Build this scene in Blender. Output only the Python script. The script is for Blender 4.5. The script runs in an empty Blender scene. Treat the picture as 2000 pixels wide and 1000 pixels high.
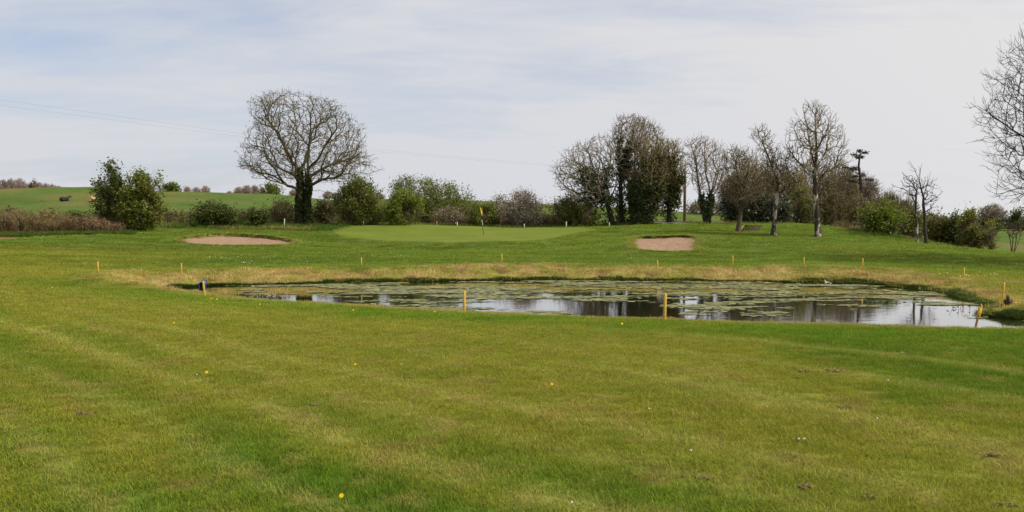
import bpy, math
import numpy as np
from mathutils import Vector

# ------------------------------------------------------------------ camera, sky, sun, exposure
SC = bpy.context.scene
COL = SC.collection
EYE = 1.6
F = 1732.0                       # focal length in photograph pixels (2000 wide)
PITCH = math.atan(70.0 / F)
cam = bpy.data.cameras.new('camera')
cam.sensor_width = 36.0
cam.lens = 36.0 * F / 2000.0
cam.clip_start = 0.05
cam.clip_end = 6000
camo = bpy.data.objects.new('camera', cam)
COL.objects.link(camo)
camo.location = (0, 0, EYE)
camo.rotation_euler = (math.pi / 2 - PITCH, 0, 0)
SC.camera = camo

SUN_AZ = math.radians(106)        # clockwise from the view direction (+Y), so from the right
SUN_EL = math.radians(46)
sun = bpy.data.lights.new('sun', 'SUN')
sun.energy = 4.4
sun.angle = math.radians(2.5)
sun.color = (1.0, 0.94, 0.85)
suno = bpy.data.objects.new('sun', sun)
COL.objects.link(suno)
sdir = Vector((math.sin(SUN_AZ) * math.cos(SUN_EL), math.cos(SUN_AZ) * math.cos(SUN_EL), math.sin(SUN_EL)))
suno.rotation_euler = sdir.to_track_quat('Z', 'Y').to_euler()

SC.view_settings.view_transform = 'Standard'
SC.view_settings.look = 'None'
SC.view_settings.exposure = 0.15
SC.view_settings.gamma = 1.0
SC.view_settings.use_curve_mapping = False
SC.cycles.max_bounces = 6
SC.cycles.diffuse_bounces = 4
SC.cycles.transmission_bounces = 3
SC.cycles.transparent_max_bounces = 4


class NT:
    """small node-tree helper"""
    def __init__(self, tree):
        self.t = tree
        tree.nodes.clear()

    def n(self, kind, **kw):
        nd = self.t.nodes.new(kind)
        for k, v in kw.items():
            if k == 'ins':
                for a, b in v.items():
                    nd.inputs[a].default_value = b
            else:
                setattr(nd, k, v)
        return nd

    def l(self, a, b):
        self.t.links.new(a, b)

    def math(self, op, a, b=None, clamp=False):
        m = self.n('ShaderNodeMath', operation=op, use_clamp=clamp)
        for i, v in enumerate((a, b)):
            if v is None:
                continue
            if isinstance(v, (int, float)):
                m.inputs[i].default_value = v
            else:
                self.l(v, m.inputs[i])
        return m.outputs[0]

    def mix(self, fac, a, b, blend='MIX'):
        m = self.n('ShaderNodeMix', data_type='RGBA', blend_type=blend)
        for s, v in ((m.inputs[0], fac), (m.inputs[6], a), (m.inputs[7], b)):
            if isinstance(v, (int, float)):
                s.default_value = v
            elif isinstance(v, tuple):
                s.default_value = (v + (1,))[:4]
            else:
                self.l(v, s)
        return m.outputs[2]

    def ramp(self, fac, stops):
        r = self.n('ShaderNodeValToRGB')
        e = r.color_ramp.elements
        e[0].position, e[0].color = stops[0][0], (tuple(stops[0][1]) + (1,))[:4]
        e[1].position, e[1].color = stops[-1][0], (tuple(stops[-1][1]) + (1,))[:4]
        for p, c in stops[1:-1]:
            x = e.new(p)
            x.color = (tuple(c) + (1,))[:4]
        self.l(fac, r.inputs[0])
        return r.outputs[0]

    def noise(self, vec, scale, detail=4, rough=0.55, dist=0.0):
        nd = self.n('ShaderNodeTexNoise', ins={'Scale': scale, 'Detail': detail, 'Roughness': rough, 'Distortion': dist})
        if vec is not None:
            self.l(vec, nd.inputs['Vector'])
        return nd.outputs['Fac']


world = bpy.data.worlds.new('World')
SC.world = world
world.use_nodes = True
w = NT(world.node_tree)
sky = w.n('ShaderNodeTexSky', sky_type='NISHITA', sun_disc=False, sun_elevation=SUN_EL, sun_rotation=SUN_AZ,
          altitude=60, air_density=1.0, dust_density=1.6, ozone_density=1.2)
geo = w.n('ShaderNodeTexCoord')
sep = w.n('ShaderNodeSeparateXYZ')
w.l(geo.outputs['Generated'], sep.inputs[0])
up = w.math('MAXIMUM', sep.outputs[2], 0.0)
den = w.math('ADD', up, 0.16)
cx = w.math('DIVIDE', sep.outputs[0], den)
cy = w.math('DIVIDE', sep.outputs[1], den)
comb = w.n('ShaderNodeCombineXYZ')
w.l(cx, comb.inputs[0])
w.l(cy, comb.inputs[1])
mp = w.n('ShaderNodeMapping')
mp.inputs['Rotation'].default_value = (0, 0, math.radians(28))
mp.inputs['Scale'].default_value = (0.55, 1.25, 1)
mp.inputs['Location'].default_value = (3.3, 1.7, 0)
w.l(comb.outputs[0], mp.inputs[0])
n1 = w.noise(mp.outputs[0], 0.9, 7, 0.58, 0.5)
n2 = w.noise(mp.outputs[0], 3.2, 6, 0.6, 0.8)
cl = w.math('ADD', w.math('MULTIPLY', n1, 0.72), w.math('MULTIPLY', n2, 0.28))
veil = w.n('ShaderNodeMapRange', ins={1: 0.36, 2: 0.62, 3: 0.40, 4: 0.95})
w.l(cl, veil.inputs[0])
# thin high cloud is brighter and thicker looking towards the sun, and deeper near the horizon
dotn = w.n('ShaderNodeVectorMath', operation='DOT_PRODUCT')
w.l(geo.outputs['Generated'], dotn.inputs[0])
dotn.inputs[1].default_value = sdir
glow = w.n('ShaderNodeMapRange', ins={1: -0.35, 2: 0.75, 3: 0.0, 4: 1.0}, interpolation_type='SMOOTHSTEP')
w.l(dotn.outputs['Value'], glow.inputs[0])
hz = w.n('ShaderNodeMapRange', ins={1: 0.0, 2: 0.22, 3: 0.42, 4: 0.0})
w.l(up, hz.inputs[0])
fac = w.math('ADD', veil.outputs[0], hz.outputs[0], clamp=True)
fac = w.math('ADD', fac, w.math('MULTIPLY', glow.outputs[0], 0.5), clamp=True)
cloudc = w.mix(glow.outputs[0], (6.05, 6.2, 6.6), (7.5, 7.25, 7.1))
skyc = w.mix(1.0, sky.outputs[0], (0.95, 1.05, 1.24), 'MULTIPLY')
colr = w.mix(fac, skyc, cloudc)
bg = w.n('ShaderNodeBackground', ins={'Strength': 0.1})
w.l(colr, bg.inputs[0])
wo = w.n('ShaderNodeOutputWorld')
w.l(bg.outputs[0], wo.inputs[0])

# ------------------------------------------------------------------ geometry helpers
CP, SP = math.cos(PITCH), math.sin(PITCH)


def W(px, py, Y):
    """world point seen at photograph pixel (px, py) at distance Y along the ground axis"""
    dx, dy = (px - 1000.0) / F, -(py - 500.0) / F
    d = (dx, CP + dy * SP, -SP + dy * CP)
    t = Y / d[1]
    return np.array((d[0] * t, Y, EYE + d[2] * t))


def WV(px, py, Y):
    """the same for arrays"""
    px, py, Y = np.broadcast_arrays(np.asarray(px, float), np.asarray(py, float), np.asarray(Y, float))
    dx, dy = (px - 1000.0) / F, -(py - 500.0) / F
    t = Y / (CP + dy * SP)
    return np.stack([dx * t, Y, EYE + (-SP + dy * CP) * t], -1)


def onplane(px, py, z):
    dx, dy = (px - 1000.0) / F, -(py - 500.0) / F
    d = np.array((dx, CP + dy * SP, -SP + dy * CP))
    t = (z - EYE) / d[2]
    return d[:2] * t


def smooth(a, b, x):
    t = np.clip((x - a) / (b - a), 0, 1)
    return t * t * (3 - 2 * t)


def _hash(ix, iy, seed):
    h = (ix.astype(np.int64) * 374761393 + iy.astype(np.int64) * 668265263 + seed * 974711) & 0xFFFFFFFF
    h = ((h ^ (h >> 13)) * 1274126177) & 0xFFFFFFFF
    return ((h ^ (h >> 16)) & 0xFFFFFF) / float(0xFFFFFF)


def vn(x, y, seed=0):
    x = np.asarray(x, float)
    y = np.asarray(y, float)
    ix, iy = np.floor(x), np.floor(y)
    fx, fy = x - ix, y - iy
    fx = fx * fx * fx * (fx * (fx * 6 - 15) + 10)
    fy = fy * fy * fy * (fy * (fy * 6 - 15) + 10)
    a, b = _hash(ix, iy, seed), _hash(ix + 1, iy, seed)
    c, d = _hash(ix, iy + 1, seed), _hash(ix + 1, iy + 1, seed)
    return (a * (1 - fx) + b * fx) * (1 - fy) + (c * (1 - fx) + d * fx) * fy


def fbm(x, y, octv=4, seed=0, gain=0.5):
    s, a, tot = 0, 1.0, 0
    for o in range(octv):
        s = s + a * vn(x * 2 ** o + 17.3 * o, y * 2 ** o - 9.1 * o, seed + o)
        tot += a
        a *= gain
    return s / tot


def catmull(pts, sub=6, closed=True):
    P = np.asarray(pts, float)
    n = len(P)
    out = []
    for i in range(n if closed else n - 1):
        p0, p1 = P[(i - 1) % n] if closed or i else P[0], P[i]
        p2 = P[(i + 1) % n]
        p3 = P[(i + 2) % n] if closed or i + 2 < n else P[-1]
        for k in range(sub):
            t = k / sub
            out.append(0.5 * (2 * p1 + (p2 - p0) * t + (2 * p0 - 5 * p1 + 4 * p2 - p3) * t * t + (3 * p1 - p0 - 3 * p2 + p3) * t ** 3))
    if not closed:
        out.append(P[-1])
    return np.array(out)


def sdf(poly, x, y):
    """signed distance to a closed polygon, positive outside"""
    a = poly
    b = np.roll(poly, -1, axis=0)
    best = np.full(x.shape, 1e9)
    ins = np.zeros(x.shape, bool)
    for (ax, ay), (bx, by) in zip(a, b):
        ex, ey = bx - ax, by - ay
        L = ex * ex + ey * ey + 1e-12
        t = np.clip(((x - ax) * ex + (y - ay) * ey) / L, 0, 1)
        d = (x - ax - t * ex) ** 2 + (y - ay - t * ey) ** 2
        best = np.minimum(best, d)
        c = ((ay > y) != (by > y))
        xs = ax + (y - ay) / (ey if abs(ey) > 1e-12 else 1e-12) * ex
        ins ^= c & (x < xs)
    d = np.sqrt(best)
    return np.where(ins, -d, d)


def sdf_near(poly, x, y, reach):
    x0, y0 = poly.min(0) - reach
    x1, y1 = poly.max(0) + reach
    out = np.full(x.shape, float(reach))
    m = (x > x0) & (x < x1) & (y > y0) & (y < y1)
    if m.any():
        out[m] = np.minimum(sdf(poly, x[m], y[m]), reach)
    return out


# ------------------------------------------------------------------ the lie of the land
ZW = -0.9                       # water level
CTRL = [  # (px, py, distance)
    (0, 700, 10.2), (500, 700, 10.3), (1000, 700, 10.3), (1500, 700, 10.3), (2000, 700, 10.2),
    (300, 569, 25.4), (400, 578, 23.5), (550, 588, 21.4), (700, 598, 19.5), (907, 608, 18), (1100, 615, 16.7), (1298, 627, 15.1),
    (1500, 634, 14.4), (1700, 641, 13.6), (1910, 646, 13.1), (2150, 648, 13),
    (0, 625, 14.6), (0, 565, 22.8), (150, 548, 27), (-150, 560, 23), (0, 525, 32.5), (0, 497, 43), (100, 506, 40), (-250, 500, 42),
    (250, 528, 36.3), (400, 524, 37.8), (550, 523, 38.2), (706, 521, 38.6), (850, 519, 38.9), (980, 519, 39), (1130, 521, 38.8),
    (1284, 524, 38.3), (1431, 522, 38.6), (1570, 520, 38.8), (1684, 526, 37), (1790, 535, 35), (1882, 545, 33), (1958, 569, 28.2), (2080, 565, 28.5),
    (500, 496, 46), (706, 496, 46.5), (1000, 496, 47), (1200, 500, 46), (1300, 495, 48.5), (1500, 492, 48), (1700, 502, 45), (1900, 520, 41), (2050, 535, 38),
    (350, 479, 54), (460, 480, 54), (570, 477, 55), (460, 457, 61), (330, 460, 60), (580, 458, 61), (200, 461, 58), (100, 470, 54), (100, 455, 61), (0, 465, 58), (-150, 470, 56),
    (930, 477, 56), (800, 475, 57), (700, 466, 61), (660, 456, 65), (800, 443, 72), (950, 448, 71), (1050, 472, 58), (1150, 453, 66), (1100, 449, 70), (560, 446, 70), (600, 443.5, 73),
    (1240, 463, 56), (1360, 464, 56), (1350, 447, 64), (1440, 452, 61.5), (1400, 448, 64), (1500, 451, 63.6), (1560, 451.5, 63.4), (1450, 438, 66.3), (1500, 437, 66.8), (1570, 438, 66.3), (1610, 443, 66), (1510, 461, 57.5), (1598, 463, 56.5), (1640, 458, 62),
    (1690, 461, 60), (1800, 479, 57), (1900, 489, 55), (2000, 499, 53), (2150, 510, 50),
    (1700, 480, 72), (1800, 500, 70), (1900, 505, 70), (2000, 498, 78), (1950, 470, 100), (1950, 447, 150), (2100, 447, 150), (1750, 450, 110), (1750, 442, 170),
    (1450, 441, 76), (1570, 442, 76), (1250, 441, 76), (1000, 445, 78), (1340, 428, 105), (1340, 413, 160), (1550, 432, 150),
    (0, 430, 72), (0, 373, 150), (100, 374, 150), (200, 366.5, 145), (270, 369, 147), (330, 375, 150), (430, 379, 155), (520, 385, 160), (640, 389, 162), (930, 393, 170),
    (330, 430, 76), (640, 434, 82), (930, 432, 88), (0, 402, 110), (200, 398, 108), (430, 404, 112), (640, 410, 114), (930, 413, 118), (-200, 402, 110), (1100, 404, 170), (-200, 376, 150), (-200, 430, 72),
]
cw = [W(*c) for c in CTRL]
for c in CTRL:                   # behind the hill's crest the ground levels out
    if c[1] < 400 and c[2] >= 140:
        p = W(*c)
        for k_, dz in ((1.14, 0.25), (1.3, 0.6)):
            cw.append(np.array((p[0] * k_, p[1] * k_, p[2] - dz)))
for ang in np.linspace(-0.8, 0.8, 7):
    for r in (0.7, 2.5, 5.5):
        cw.append(np.array((math.sin(ang) * r, math.cos(ang) * r, 0.0)))
for ang, z1, z2 in ((-0.75, 6.4, 5), (-0.5, 6.3, 5), (-0.25, 5.4, 5), (0, 4.8, 4.5), (0.2, 3.4, 3), (0.4, 1.2, 2), (0.6, 0.6, 2), (0.8, 0.6, 2)):
    for r, z in ((300, z1 * 0.85), (500, z2), (1500, z2), (3200, z2)):
        cw.append(np.array((math.sin(ang) * r, math.cos(ang) * r, z)))
cw = np.array(cw)


def _uv(x, y):
    th = np.arctan2(x, y)
    r = np.sqrt(x * x + y * y)
    return np.clip(th, -0.85, 0.85), 1.5 * np.log(np.maximum(r, 0.3)), th


def _phi(d2):
    return 0.5 * d2 * np.log(d2 + 1e-12)


_u, _v, _ = _uv(cw[:, 0], cw[:, 1])
_n = len(cw)
_A = np.zeros((_n + 3, _n + 3))
_A[:_n, :_n] = _phi((_u[:, None] - _u) ** 2 + (_v[:, None] - _v) ** 2) + np.eye(_n) * 2e-4
_A[:_n, _n], _A[:_n, _n + 1], _A[:_n, _n + 2] = 1, _u, _v
_A[_n:, :_n] = _A[:_n, _n:].T
_c = np.linalg.solve(_A, np.concatenate([cw[:, 2], np.zeros(3)]))


def base_h(x, y):
    x = np.atleast_1d(np.asarray(x, float))
    y = np.atleast_1d(np.asarray(y, float))
    u, v, th = _uv(x, y)
    z = _c[_n] + _c[_n + 1] * u + _c[_n + 2] * v
    for i in range(_n):
        z = z + _c[i] * _phi((u - _u[i]) ** 2 + (v - _v[i]) ** 2)
    s = smooth(0.8, 2.4, np.abs(th))
    z = z * (1 - s)
    r = np.sqrt(x * x + y * y)
    z = z + (fbm(x * 0.35, y * 0.35, 3, 5) - 0.5) * 0.05 * smooth(4, 14, r) + (fbm(x * 0.07, y * 0.07, 4, 9) - 0.5) * 1.3 * smooth(85, 120, r) + (fbm(x * 0.12 + 3, y * 0.12, 3, 19) - 0.5) * 0.34 * smooth(39, 47, r) * (1 - smooth(70, 82, r))
    return z


# pond outline: the far shore read off the photograph on the water plane, the near one just behind the near bank
far_shore = [(305, 570), (345, 564), (400, 559), (430, 557.5), (560, 556), (700, 553), (850, 550), (1000, 548), (1200, 548), (1400, 549.5), (1600, 553),
             (1700, 557), (1780, 564), (1830, 571), (1880, 584), (1926, 599)]
pond = [onplane(a, b, ZW) for a, b in far_shore]
pond += [np.array(p) for p in ((12.35, 23.3), (12.9, 22.2), (14.5, 21.6), (17, 21.2), (19.5, 20.6), (19.5, 16.2), (16, 15.3), (11.5, 14.9), (8, 15.2),
                               (4.4, 16.5), (1.2, 18.1), (-1.2, 19.9), (-3.8, 21.9), (-6.6, 24.6), (-9.0, 26.8), (-11.0, 28.4))]
POND = catmull(pond, 6)


def arc_poly(pts):
    return catmull([W(a, 470, Y)[:2] for a, Y in pts], 8)


BUNK_L = arc_poly([(352, 56.3), (372, 54.8), (420, 54.1), (490, 54.2), (545, 55.2), (574, 57.2), (568, 58.6), (540, 60.0), (490, 61.0), (440, 60.8), (400, 59.4), (368, 57.8)])
BUNK_R = arc_poly([(1238, 52.0), (1242, 49.8), (1268, 48.8), (1310, 48.5), (1352, 48.6), (1365, 49.2), (1356, 51.2), (1362, 54.2), (1335, 55.6), (1290, 55.9), (1248, 56.2), (1240, 54.5)])
GREEN = catmull([W(a, 460, Y)[:2] for a, Y in [(648, 63.5), (700, 60), (800, 57.2), (930, 56), (1050, 57.4), (1120, 61.5), (1168, 64.8), (1120, 69.5), (1000, 71.5),
                                              (850, 73), (750, 72.5), (680, 69)]], 8)


def bunker_depth(poly, x, y):
    """how far the sand lies under the turf line, deeper towards the back"""
    y0, y1 = poly[:, 1].min(), poly[:, 1].max()
    t = np.clip((y - y0) / (y1 - y0), 0, 1)
    return 0.04 + (0.15 if poly is BUNK_L else 0.08) * t ** 1.5


def height(x, y, raw=False):
    x = np.atleast_1d(np.asarray(x, float))
    y = np.atleast_1d(np.asarray(y, float))
    b = base_h(x, y)
    d = sdf_near(POND, x, y, 6.0)
    wdt = 1.75 + 0.35 * (vn(x * 0.3, y * 0.3, 3) - 0.5)
    t = np.clip(d / wdt, 0, 1)
    z = ZW - 0.03 + (np.maximum(b, ZW + 0.12) - ZW + 0.03) * (1 - (1 - t) ** 2.1)
    z = z + (fbm(x * 2.2, y * 2.2, 2, 41) - 0.5) * 0.10 * smooth(0, .3, t) * (1 - smooth(0.75, 1.0, t))
    z = np.where(d < 0, ZW - 0.03 - np.minimum(0.9, -d * 0.5), z)
    z = np.where(d >= 6.0, b, z)
    # a low berm along the far and right bank, and the apron falling away in front of the green
    farside = smooth(-0.8, 0.8, y - np.where(x < 11.5, 21.0 - 0.42 * x, 20.4))
    z = z + 0.13 * farside * np.exp(-((d - 2.1) / 0.9) ** 2) * (d > 0) * (0.6 + 0.8 * vn(x * 0.4, y * 0.4, 15))
    dg = sdf_near(GREEN, x, y, 10.0)
    z = z + 0.10 * (1 - smooth(-0.5, 1.8, dg)) - 0.20 * smooth(0.2, 2.2, dg) * (1 - smooth(3, 9.5, dg)) * (1 - smooth(58, 66, y))
    if not raw:
        for poly in (BUNK_L, BUNK_R):
            db = sdf_near(poly, x, y, 2.0)
            z = z + 0.06 * (1 - smooth(0.0, 0.7, np.abs(db))) * (db >= 0)
            z = np.where(db < 0, z - bunker_depth(poly, x, y) - 0.25, z)
    return z


def H(x, y):
    return float(height(x, y)[0])


def hit(px, py, y0=3.0, y1=80.0):
    """first ground point along the sight line of a pixel"""
    for n in (160, 60):
        Y = np.linspace(y0, y1, n)
        p = WV(px, py, Y)
        z = height(p[:, 0], p[:, 1], True)
        k = int(np.argmax(p[:, 2] <= z))
        y0, y1 = Y[max(k - 1, 0)], Y[k] + 1e-6
    return p[k]


# ------------------------------------------------------------------ turf colour (the growth itself: dry, lush, mown)
C_OLIVE = np.array((0.140, 0.146, 0.018))
C_LUSH = np.array((0.062, 0.112, 0.008))
C_FAIR = np.array((0.092, 0.130, 0.017))
C_PALE = np.array((0.225, 0.215, 0.055))
C_TAN = np.array((0.295, 0.228, 0.085))
C_HILL = np.array((0.070, 0.112, 0.018))
C_SOIL_SHADE = np.array((0.055, 0.036, 0.022))  # bunker wall soil, darkened to stand in for shadow under the lip


def mixc(a, b, t):
    t = np.asarray(t)[:, None]
    return a * (1 - t) + b * t


def turf(x, y, dp=None):
    r = np.sqrt(x * x + y * y)
    big = fbm(x * 0.22, y * 0.22, 4, 21)
    med = fbm(x * 1.1, y * 1.1, 4, 31)
    # distance across the mower's tracks of the near fairway
    s = x * 0.74 + y * 0.68
    wob = s + 1.1 * (fbm(x * 0.16, y * 0.16, 2, 51) - 0.5)
    left = 1 - smooth(2.4, 5.6, wob + 1.2 * (med - 0.5))
    left = left * (0.8 + 0.35 * np.sin(wob * 5.2))
    right = smooth(-0.2, 1.8, x - (3.4 - 0.10 * (y - 7)) + 1.5 * (med - 0.5))
    lush = np.clip(left * 0.95 + right * 1.0, 0, 1) * (1 - smooth(16, 22, y))
    lush = np.clip(lush * (0.62 + 0.75 * (big - 0.25)) + 0.75 * (med - 0.52) + 0.5 * (big - 0.5), 0, 1)
    c = mixc(np.broadcast_to(C_OLIVE, (len(x), 3)), C_LUSH, lush)
    # pale wheel marks where the tracks meet
    for off, wd, am in ((3.5, 0.16, 0.6), (4.35, 0.12, 0.35), (5.1, 0.16, 0.45), (2.5, 0.12, 0.4), (6.7, 0.16, 0.25), (1.5, 0.12, 0.35), (8.2, 0.2, 0.2)):
        c = mixc(c, C_PALE, am * np.exp(-((wob - off) / wd) ** 2) * (1 - smooth(13, 19, y)) * smooth(0.25, 0.55, med + 0.1) * (x < 2.5))
    arc = np.sqrt((x + 6.5) ** 2 + (y - 1.5) ** 2)
    for off, wd, am in ((10.9, 0.22, 0.55), (12.6, 0.16, 0.4), (14.2, 0.2, 0.4)):
        c = mixc(c, C_PALE, am * np.exp(-((arc + 0.5 * (big - .5) - off) / wd) ** 2) * smooth(0, 2.0, x) * (1 - smooth(13, 17, y)))
    c = mixc(c, np.array((0.185, 0.145, 0.045)), np.clip(6 * (fbm(x * 3.4, y * 3.4, 3, 88) - 0.64), 0, 0.5))
    # beyond the pond: greener fairway, olive cut on the left
    fair = smooth(33, 40, y)
    oliv = smooth(-13, -19, x) * (1 - smooth(46, 54, y)) if np.ndim(x) else 0
    olv = (1 - smooth(-20, -12, x + 4 * (big - .5))) * (1 - smooth(47, 52, y + 4 * (big - .5)))
    cf = mixc(np.broadcast_to(C_FAIR, (len(x), 3)), C_OLIVE, np.clip(olv * 0.85 + 0.9 * (big - 0.5), 0, 1))
    cf = mixc(cf, C_LUSH, np.clip(0.9 * (med - 0.45), 0, 1))
    stripe = 0.5 + 0.5 * np.sin((x * 0.25 + y) * 2.1 + 2 * (big - .5))
    cf = cf * (0.84 + 0.2 * stripe * smooth(.3, .6, med) + 0.55 * (fbm(x * 0.13 + y * 0.1, y * 1.4 - x * 0.25, 3, 29) - 0.38))[:, None]
    c = mixc(c, cf, fair)
    # hill and far fields
    ch = mixc(np.broadcast_to(C_HILL, (len(x), 3)), np.array((0.13, 0.11, 0.03)), np.clip(3.2 * (fbm(x * 0.06, y * 0.12, 4, 61) - 0.5), 0, 0.85))
    ch = mixc(ch, C_LUSH * 0.75, np.clip(4 * (fbm(x * 0.2, y * 0.16, 5, 63) - 0.56), 0, 0.85))
    c = mixc(c, ch, smooth(74, 84, r))
    # pond banks: dry uncut grass on the far and right sides, a lush strip along the near one
    if dp is None:
        dp = sdf_near(POND, x, y, 6.0)
    nearside = (1 - smooth(-0.8, 0.8, y - np.where(x < 11.5, 21.0 - 0.42 * x, 20.4))).clip(0, 1)
    near_m = (1 - smooth(0.5, 2.6, np.abs(dp - 2.6))) * nearside
    c = mixc(c, C_LUSH * 1.15, np.clip(near_m * (0.35 + 1.1 * (med - 0.25)), 0, 0.9))
    lip = (1 - smooth(0.4, 1.0, np.abs(dp - 1.25))) * nearside
    c = mixc(c, C_TAN * 0.7, np.clip(lip * 0.75 * (0.4 + med), 0, 1))
    wid = 1.8 + 2.4 * (fbm(x * 0.5, y * 0.5, 3, 25) - 0.5)
    dry = (1 - smooth(wid * 0.55, wid * 1.25, dp + 0.9 * (med - 0.5))) * (1 - nearside)
    ctan = mixc(np.broadcast_to(C_TAN, (len(x), 3)), C_OLIVE * 1.1, np.clip(2.0 * (fbm(x * 1.5, y * 1.5, 4, 71) - 0.33), 0, 1))
    ctan = mixc(ctan, np.array((0.16, 0.10, 0.045)), np.clip(5 * (fbm(x * 2.4, y * 2.4, 4, 73) - 0.61), 0, 0.8))
    c = mixc(c, ctan, np.clip(dry * 0.95, 0, 1))
    c = mixc(c, np.array((0.035, 0.030, 0.015)), (1 - smooth(-0.05, 0.22, dp)))
    # bare soil inside the bunkers' edges with the lip's shade painted in, and a worn fringe around them
    for poly in (BUNK_L, BUNK_R):
        db = sdf_near(poly, x, y, 2.0)
        c = mixc(c, C_PALE, 0.5 * (1 - smooth(0.1, 0.55, db + 0.5 * (med - .5))) * (db >= 0))
        c = np.where((db < 0.0)[:, None], C_SOIL_SHADE, c)
    # worn soil at the feet of the trees on the mown slope
    for px_, Y_ in ((1442, 61), (1510, 57.5), (1598, 56.5)):
        q = np.sqrt((x - (px_ - 1000) / F * Y_) ** 2 + ((y - Y_) * 0.8) ** 2) + 0.35 * (med - .5)
        c = mixc(c, np.array((0.085, 0.06, 0.03)), 0.85 * (1 - smooth(0.3, 0.62, q)))
    # bare scrape at the left edge of the fairway
    q = np.sqrt(((x + 33.5) / 1.9) ** 2 + ((y - 57.5) / 2.0) ** 2) + 0.7 * (med - .5)
    c = mixc(c, np.array((0.19, 0.105, 0.062)), 1 - smooth(0.8, 1.05, q))
    return c


# ------------------------------------------------------------------ mesh helpers
def mesh_np(name, verts, faces, smooth_sh=False):
    """verts (n,3); faces (m,k) int array or a list of such arrays"""
    me = bpy.data.meshes.new(name)
    V = np.ascontiguousarray(verts, dtype=np.float32)
    fs = faces if isinstance(faces, list) else [faces]
    fs = [np.asarray(f, dtype=np.int32) for f in fs if len(f)]
    me.vertices.add(len(V))
    me.vertices.foreach_set('co', V.ravel())
    loops = np.concatenate([f.ravel() for f in fs]) if fs else np.zeros(0, np.int32)
    cnt = np.concatenate([np.full(len(f), f.shape[1], np.int32) for f in fs]) if fs else np.zeros(0, np.int32)
    me.loops.add(len(loops))
    me.loops.foreach_set('vertex_index', loops)
    me.polygons.add(len(cnt))
    me.polygons.foreach_set('loop_start', np.concatenate([[0], np.cumsum(cnt)[:-1]]).astype(np.int32) if len(cnt) else cnt)
    me.update(calc_edges=True)
    me.validate()
    if smooth_sh:
        me.polygons.foreach_set('use_smooth', np.ones(len(me.polygons), bool))
    return me


def link(name, me, mat=None, parent=None, loc=None):
    o = bpy.data.objects.new(name, me)
    if mat is not None and me is not None and not me.materials:
        me.materials.append(mat)
    COL.objects.link(o)
    if parent is not None:
        o.parent = parent
    if loc is not None:
        o.location = [float(v) for v in loc]
    return o


def tag(o, label=None, cat=None, group=None, kind=None):
    if label:
        o['label'] = label
    if cat:
        o['category'] = cat
    if group:
        o['group'] = group
    if kind:
        o['kind'] = kind
    return o


def thing(name, label, cat, loc, group=None):
    o = bpy.data.objects.new(name, None)
    COL.objects.link(o)
    o.location = [float(v) for v in loc]
    o.empty_display_size = 0.3
    return tag(o, label, cat, group)


def copy_tree(src, loc, label=None, rz=0.0, sc=(1, 1, 1)):
    o = src.copy()
    COL.objects.link(o)
    o.location = [float(v) for v in loc]
    o.rotation_euler = (0, 0, rz)
    o.scale = sc
    if label:
        o['label'] = label
    for ch in src.children:
        c = ch.copy()
        COL.objects.link(c)
        c.parent = o
    return o


class Soup:
    """collects pieces of geometry into one mesh"""
    def __init__(self):
        self.v, self.f, self.n = [], {}, 0

    def add(self, v, f):
        v = np.asarray(v, float)
        f = np.asarray(f, int)
        self.v.append(v)
        self.f.setdefault(f.shape[1], []).append(f + self.n)
        self.n += len(v)

    def tube(self, pts, rad, k=8, cap=True):
        pts = np.asarray(pts, float)
        rad = np.broadcast_to(np.asarray(rad, float), (len(pts),))
        t = np.gradient(pts, axis=0)
        t /= np.linalg.norm(t, axis=1)[:, None] + 1e-9
        m = t.mean(0)
        ref = np.eye(3)[np.argmin(np.abs(m))]
        u = np.cross(t, ref)
        u /= np.linalg.norm(u, axis=1)[:, None] + 1e-9
        v = np.cross(t, u)
        a = np.arange(k) * 2 * math.pi / k
        ring = pts[:, None] + rad[:, None, None] * (np.cos(a)[None, :, None] * u[:, None] + np.sin(a)[None, :, None] * v[:, None])
        n = len(pts)
        i = np.arange(n - 1)[:, None] * k
        j = np.arange(k)[None]
        q = np.stack([i + j, i + (j + 1) % k, i + k + (j + 1) % k, i + k + j], -1).reshape(-1, 4)
        self.add(ring.reshape(-1, 3), q)
        if cap:
            for c, s in ((0, -1), (n - 1, 1)):
                b = self.n
                vv = np.vstack([ring[c], pts[c][None]])
                jj = np.arange(k)
                tri = np.stack([jj, (jj + 1) % k, np.full(k, k)], -1)
                self.add(vv, tri if s > 0 else tri[:, ::-1])

    def box(self, c, half, rot=None):
        s = np.array([(x, y, z) for z in (-1, 1) for y in (-1, 1) for x in (-1, 1)], float) * np.asarray(half)
        if rot is not None:
            s = s @ np.asarray(rot).T
        self.add(s + np.asarray(c), [(0, 2, 3, 1), (4, 5, 7, 6), (0, 1, 5, 4), (2, 6, 7, 3), (0, 4, 6, 2), (1, 3, 7, 5)])

    def mesh(self, name, sm=False):
        return mesh_np(name, np.vstack(self.v), [np.vstack(f) for f in self.f.values()], sm)


# ------------------------------------------------------------------ materials
def newmat(name):
    m = bpy.data.materials.new(name)
    m.use_nodes = True
    return m, NT(m.node_tree)


def finish(nt, shader):
    o = nt.n('ShaderNodeOutputMaterial')
    nt.l(shader, o.inputs[0])


def bump(nt, hgt, strength, dist):
    b = nt.n('ShaderNodeBump', ins={'Strength': strength, 'Distance': dist})
    nt.l(hgt, b.inputs['Height'])
    return b.outputs[0]


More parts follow.
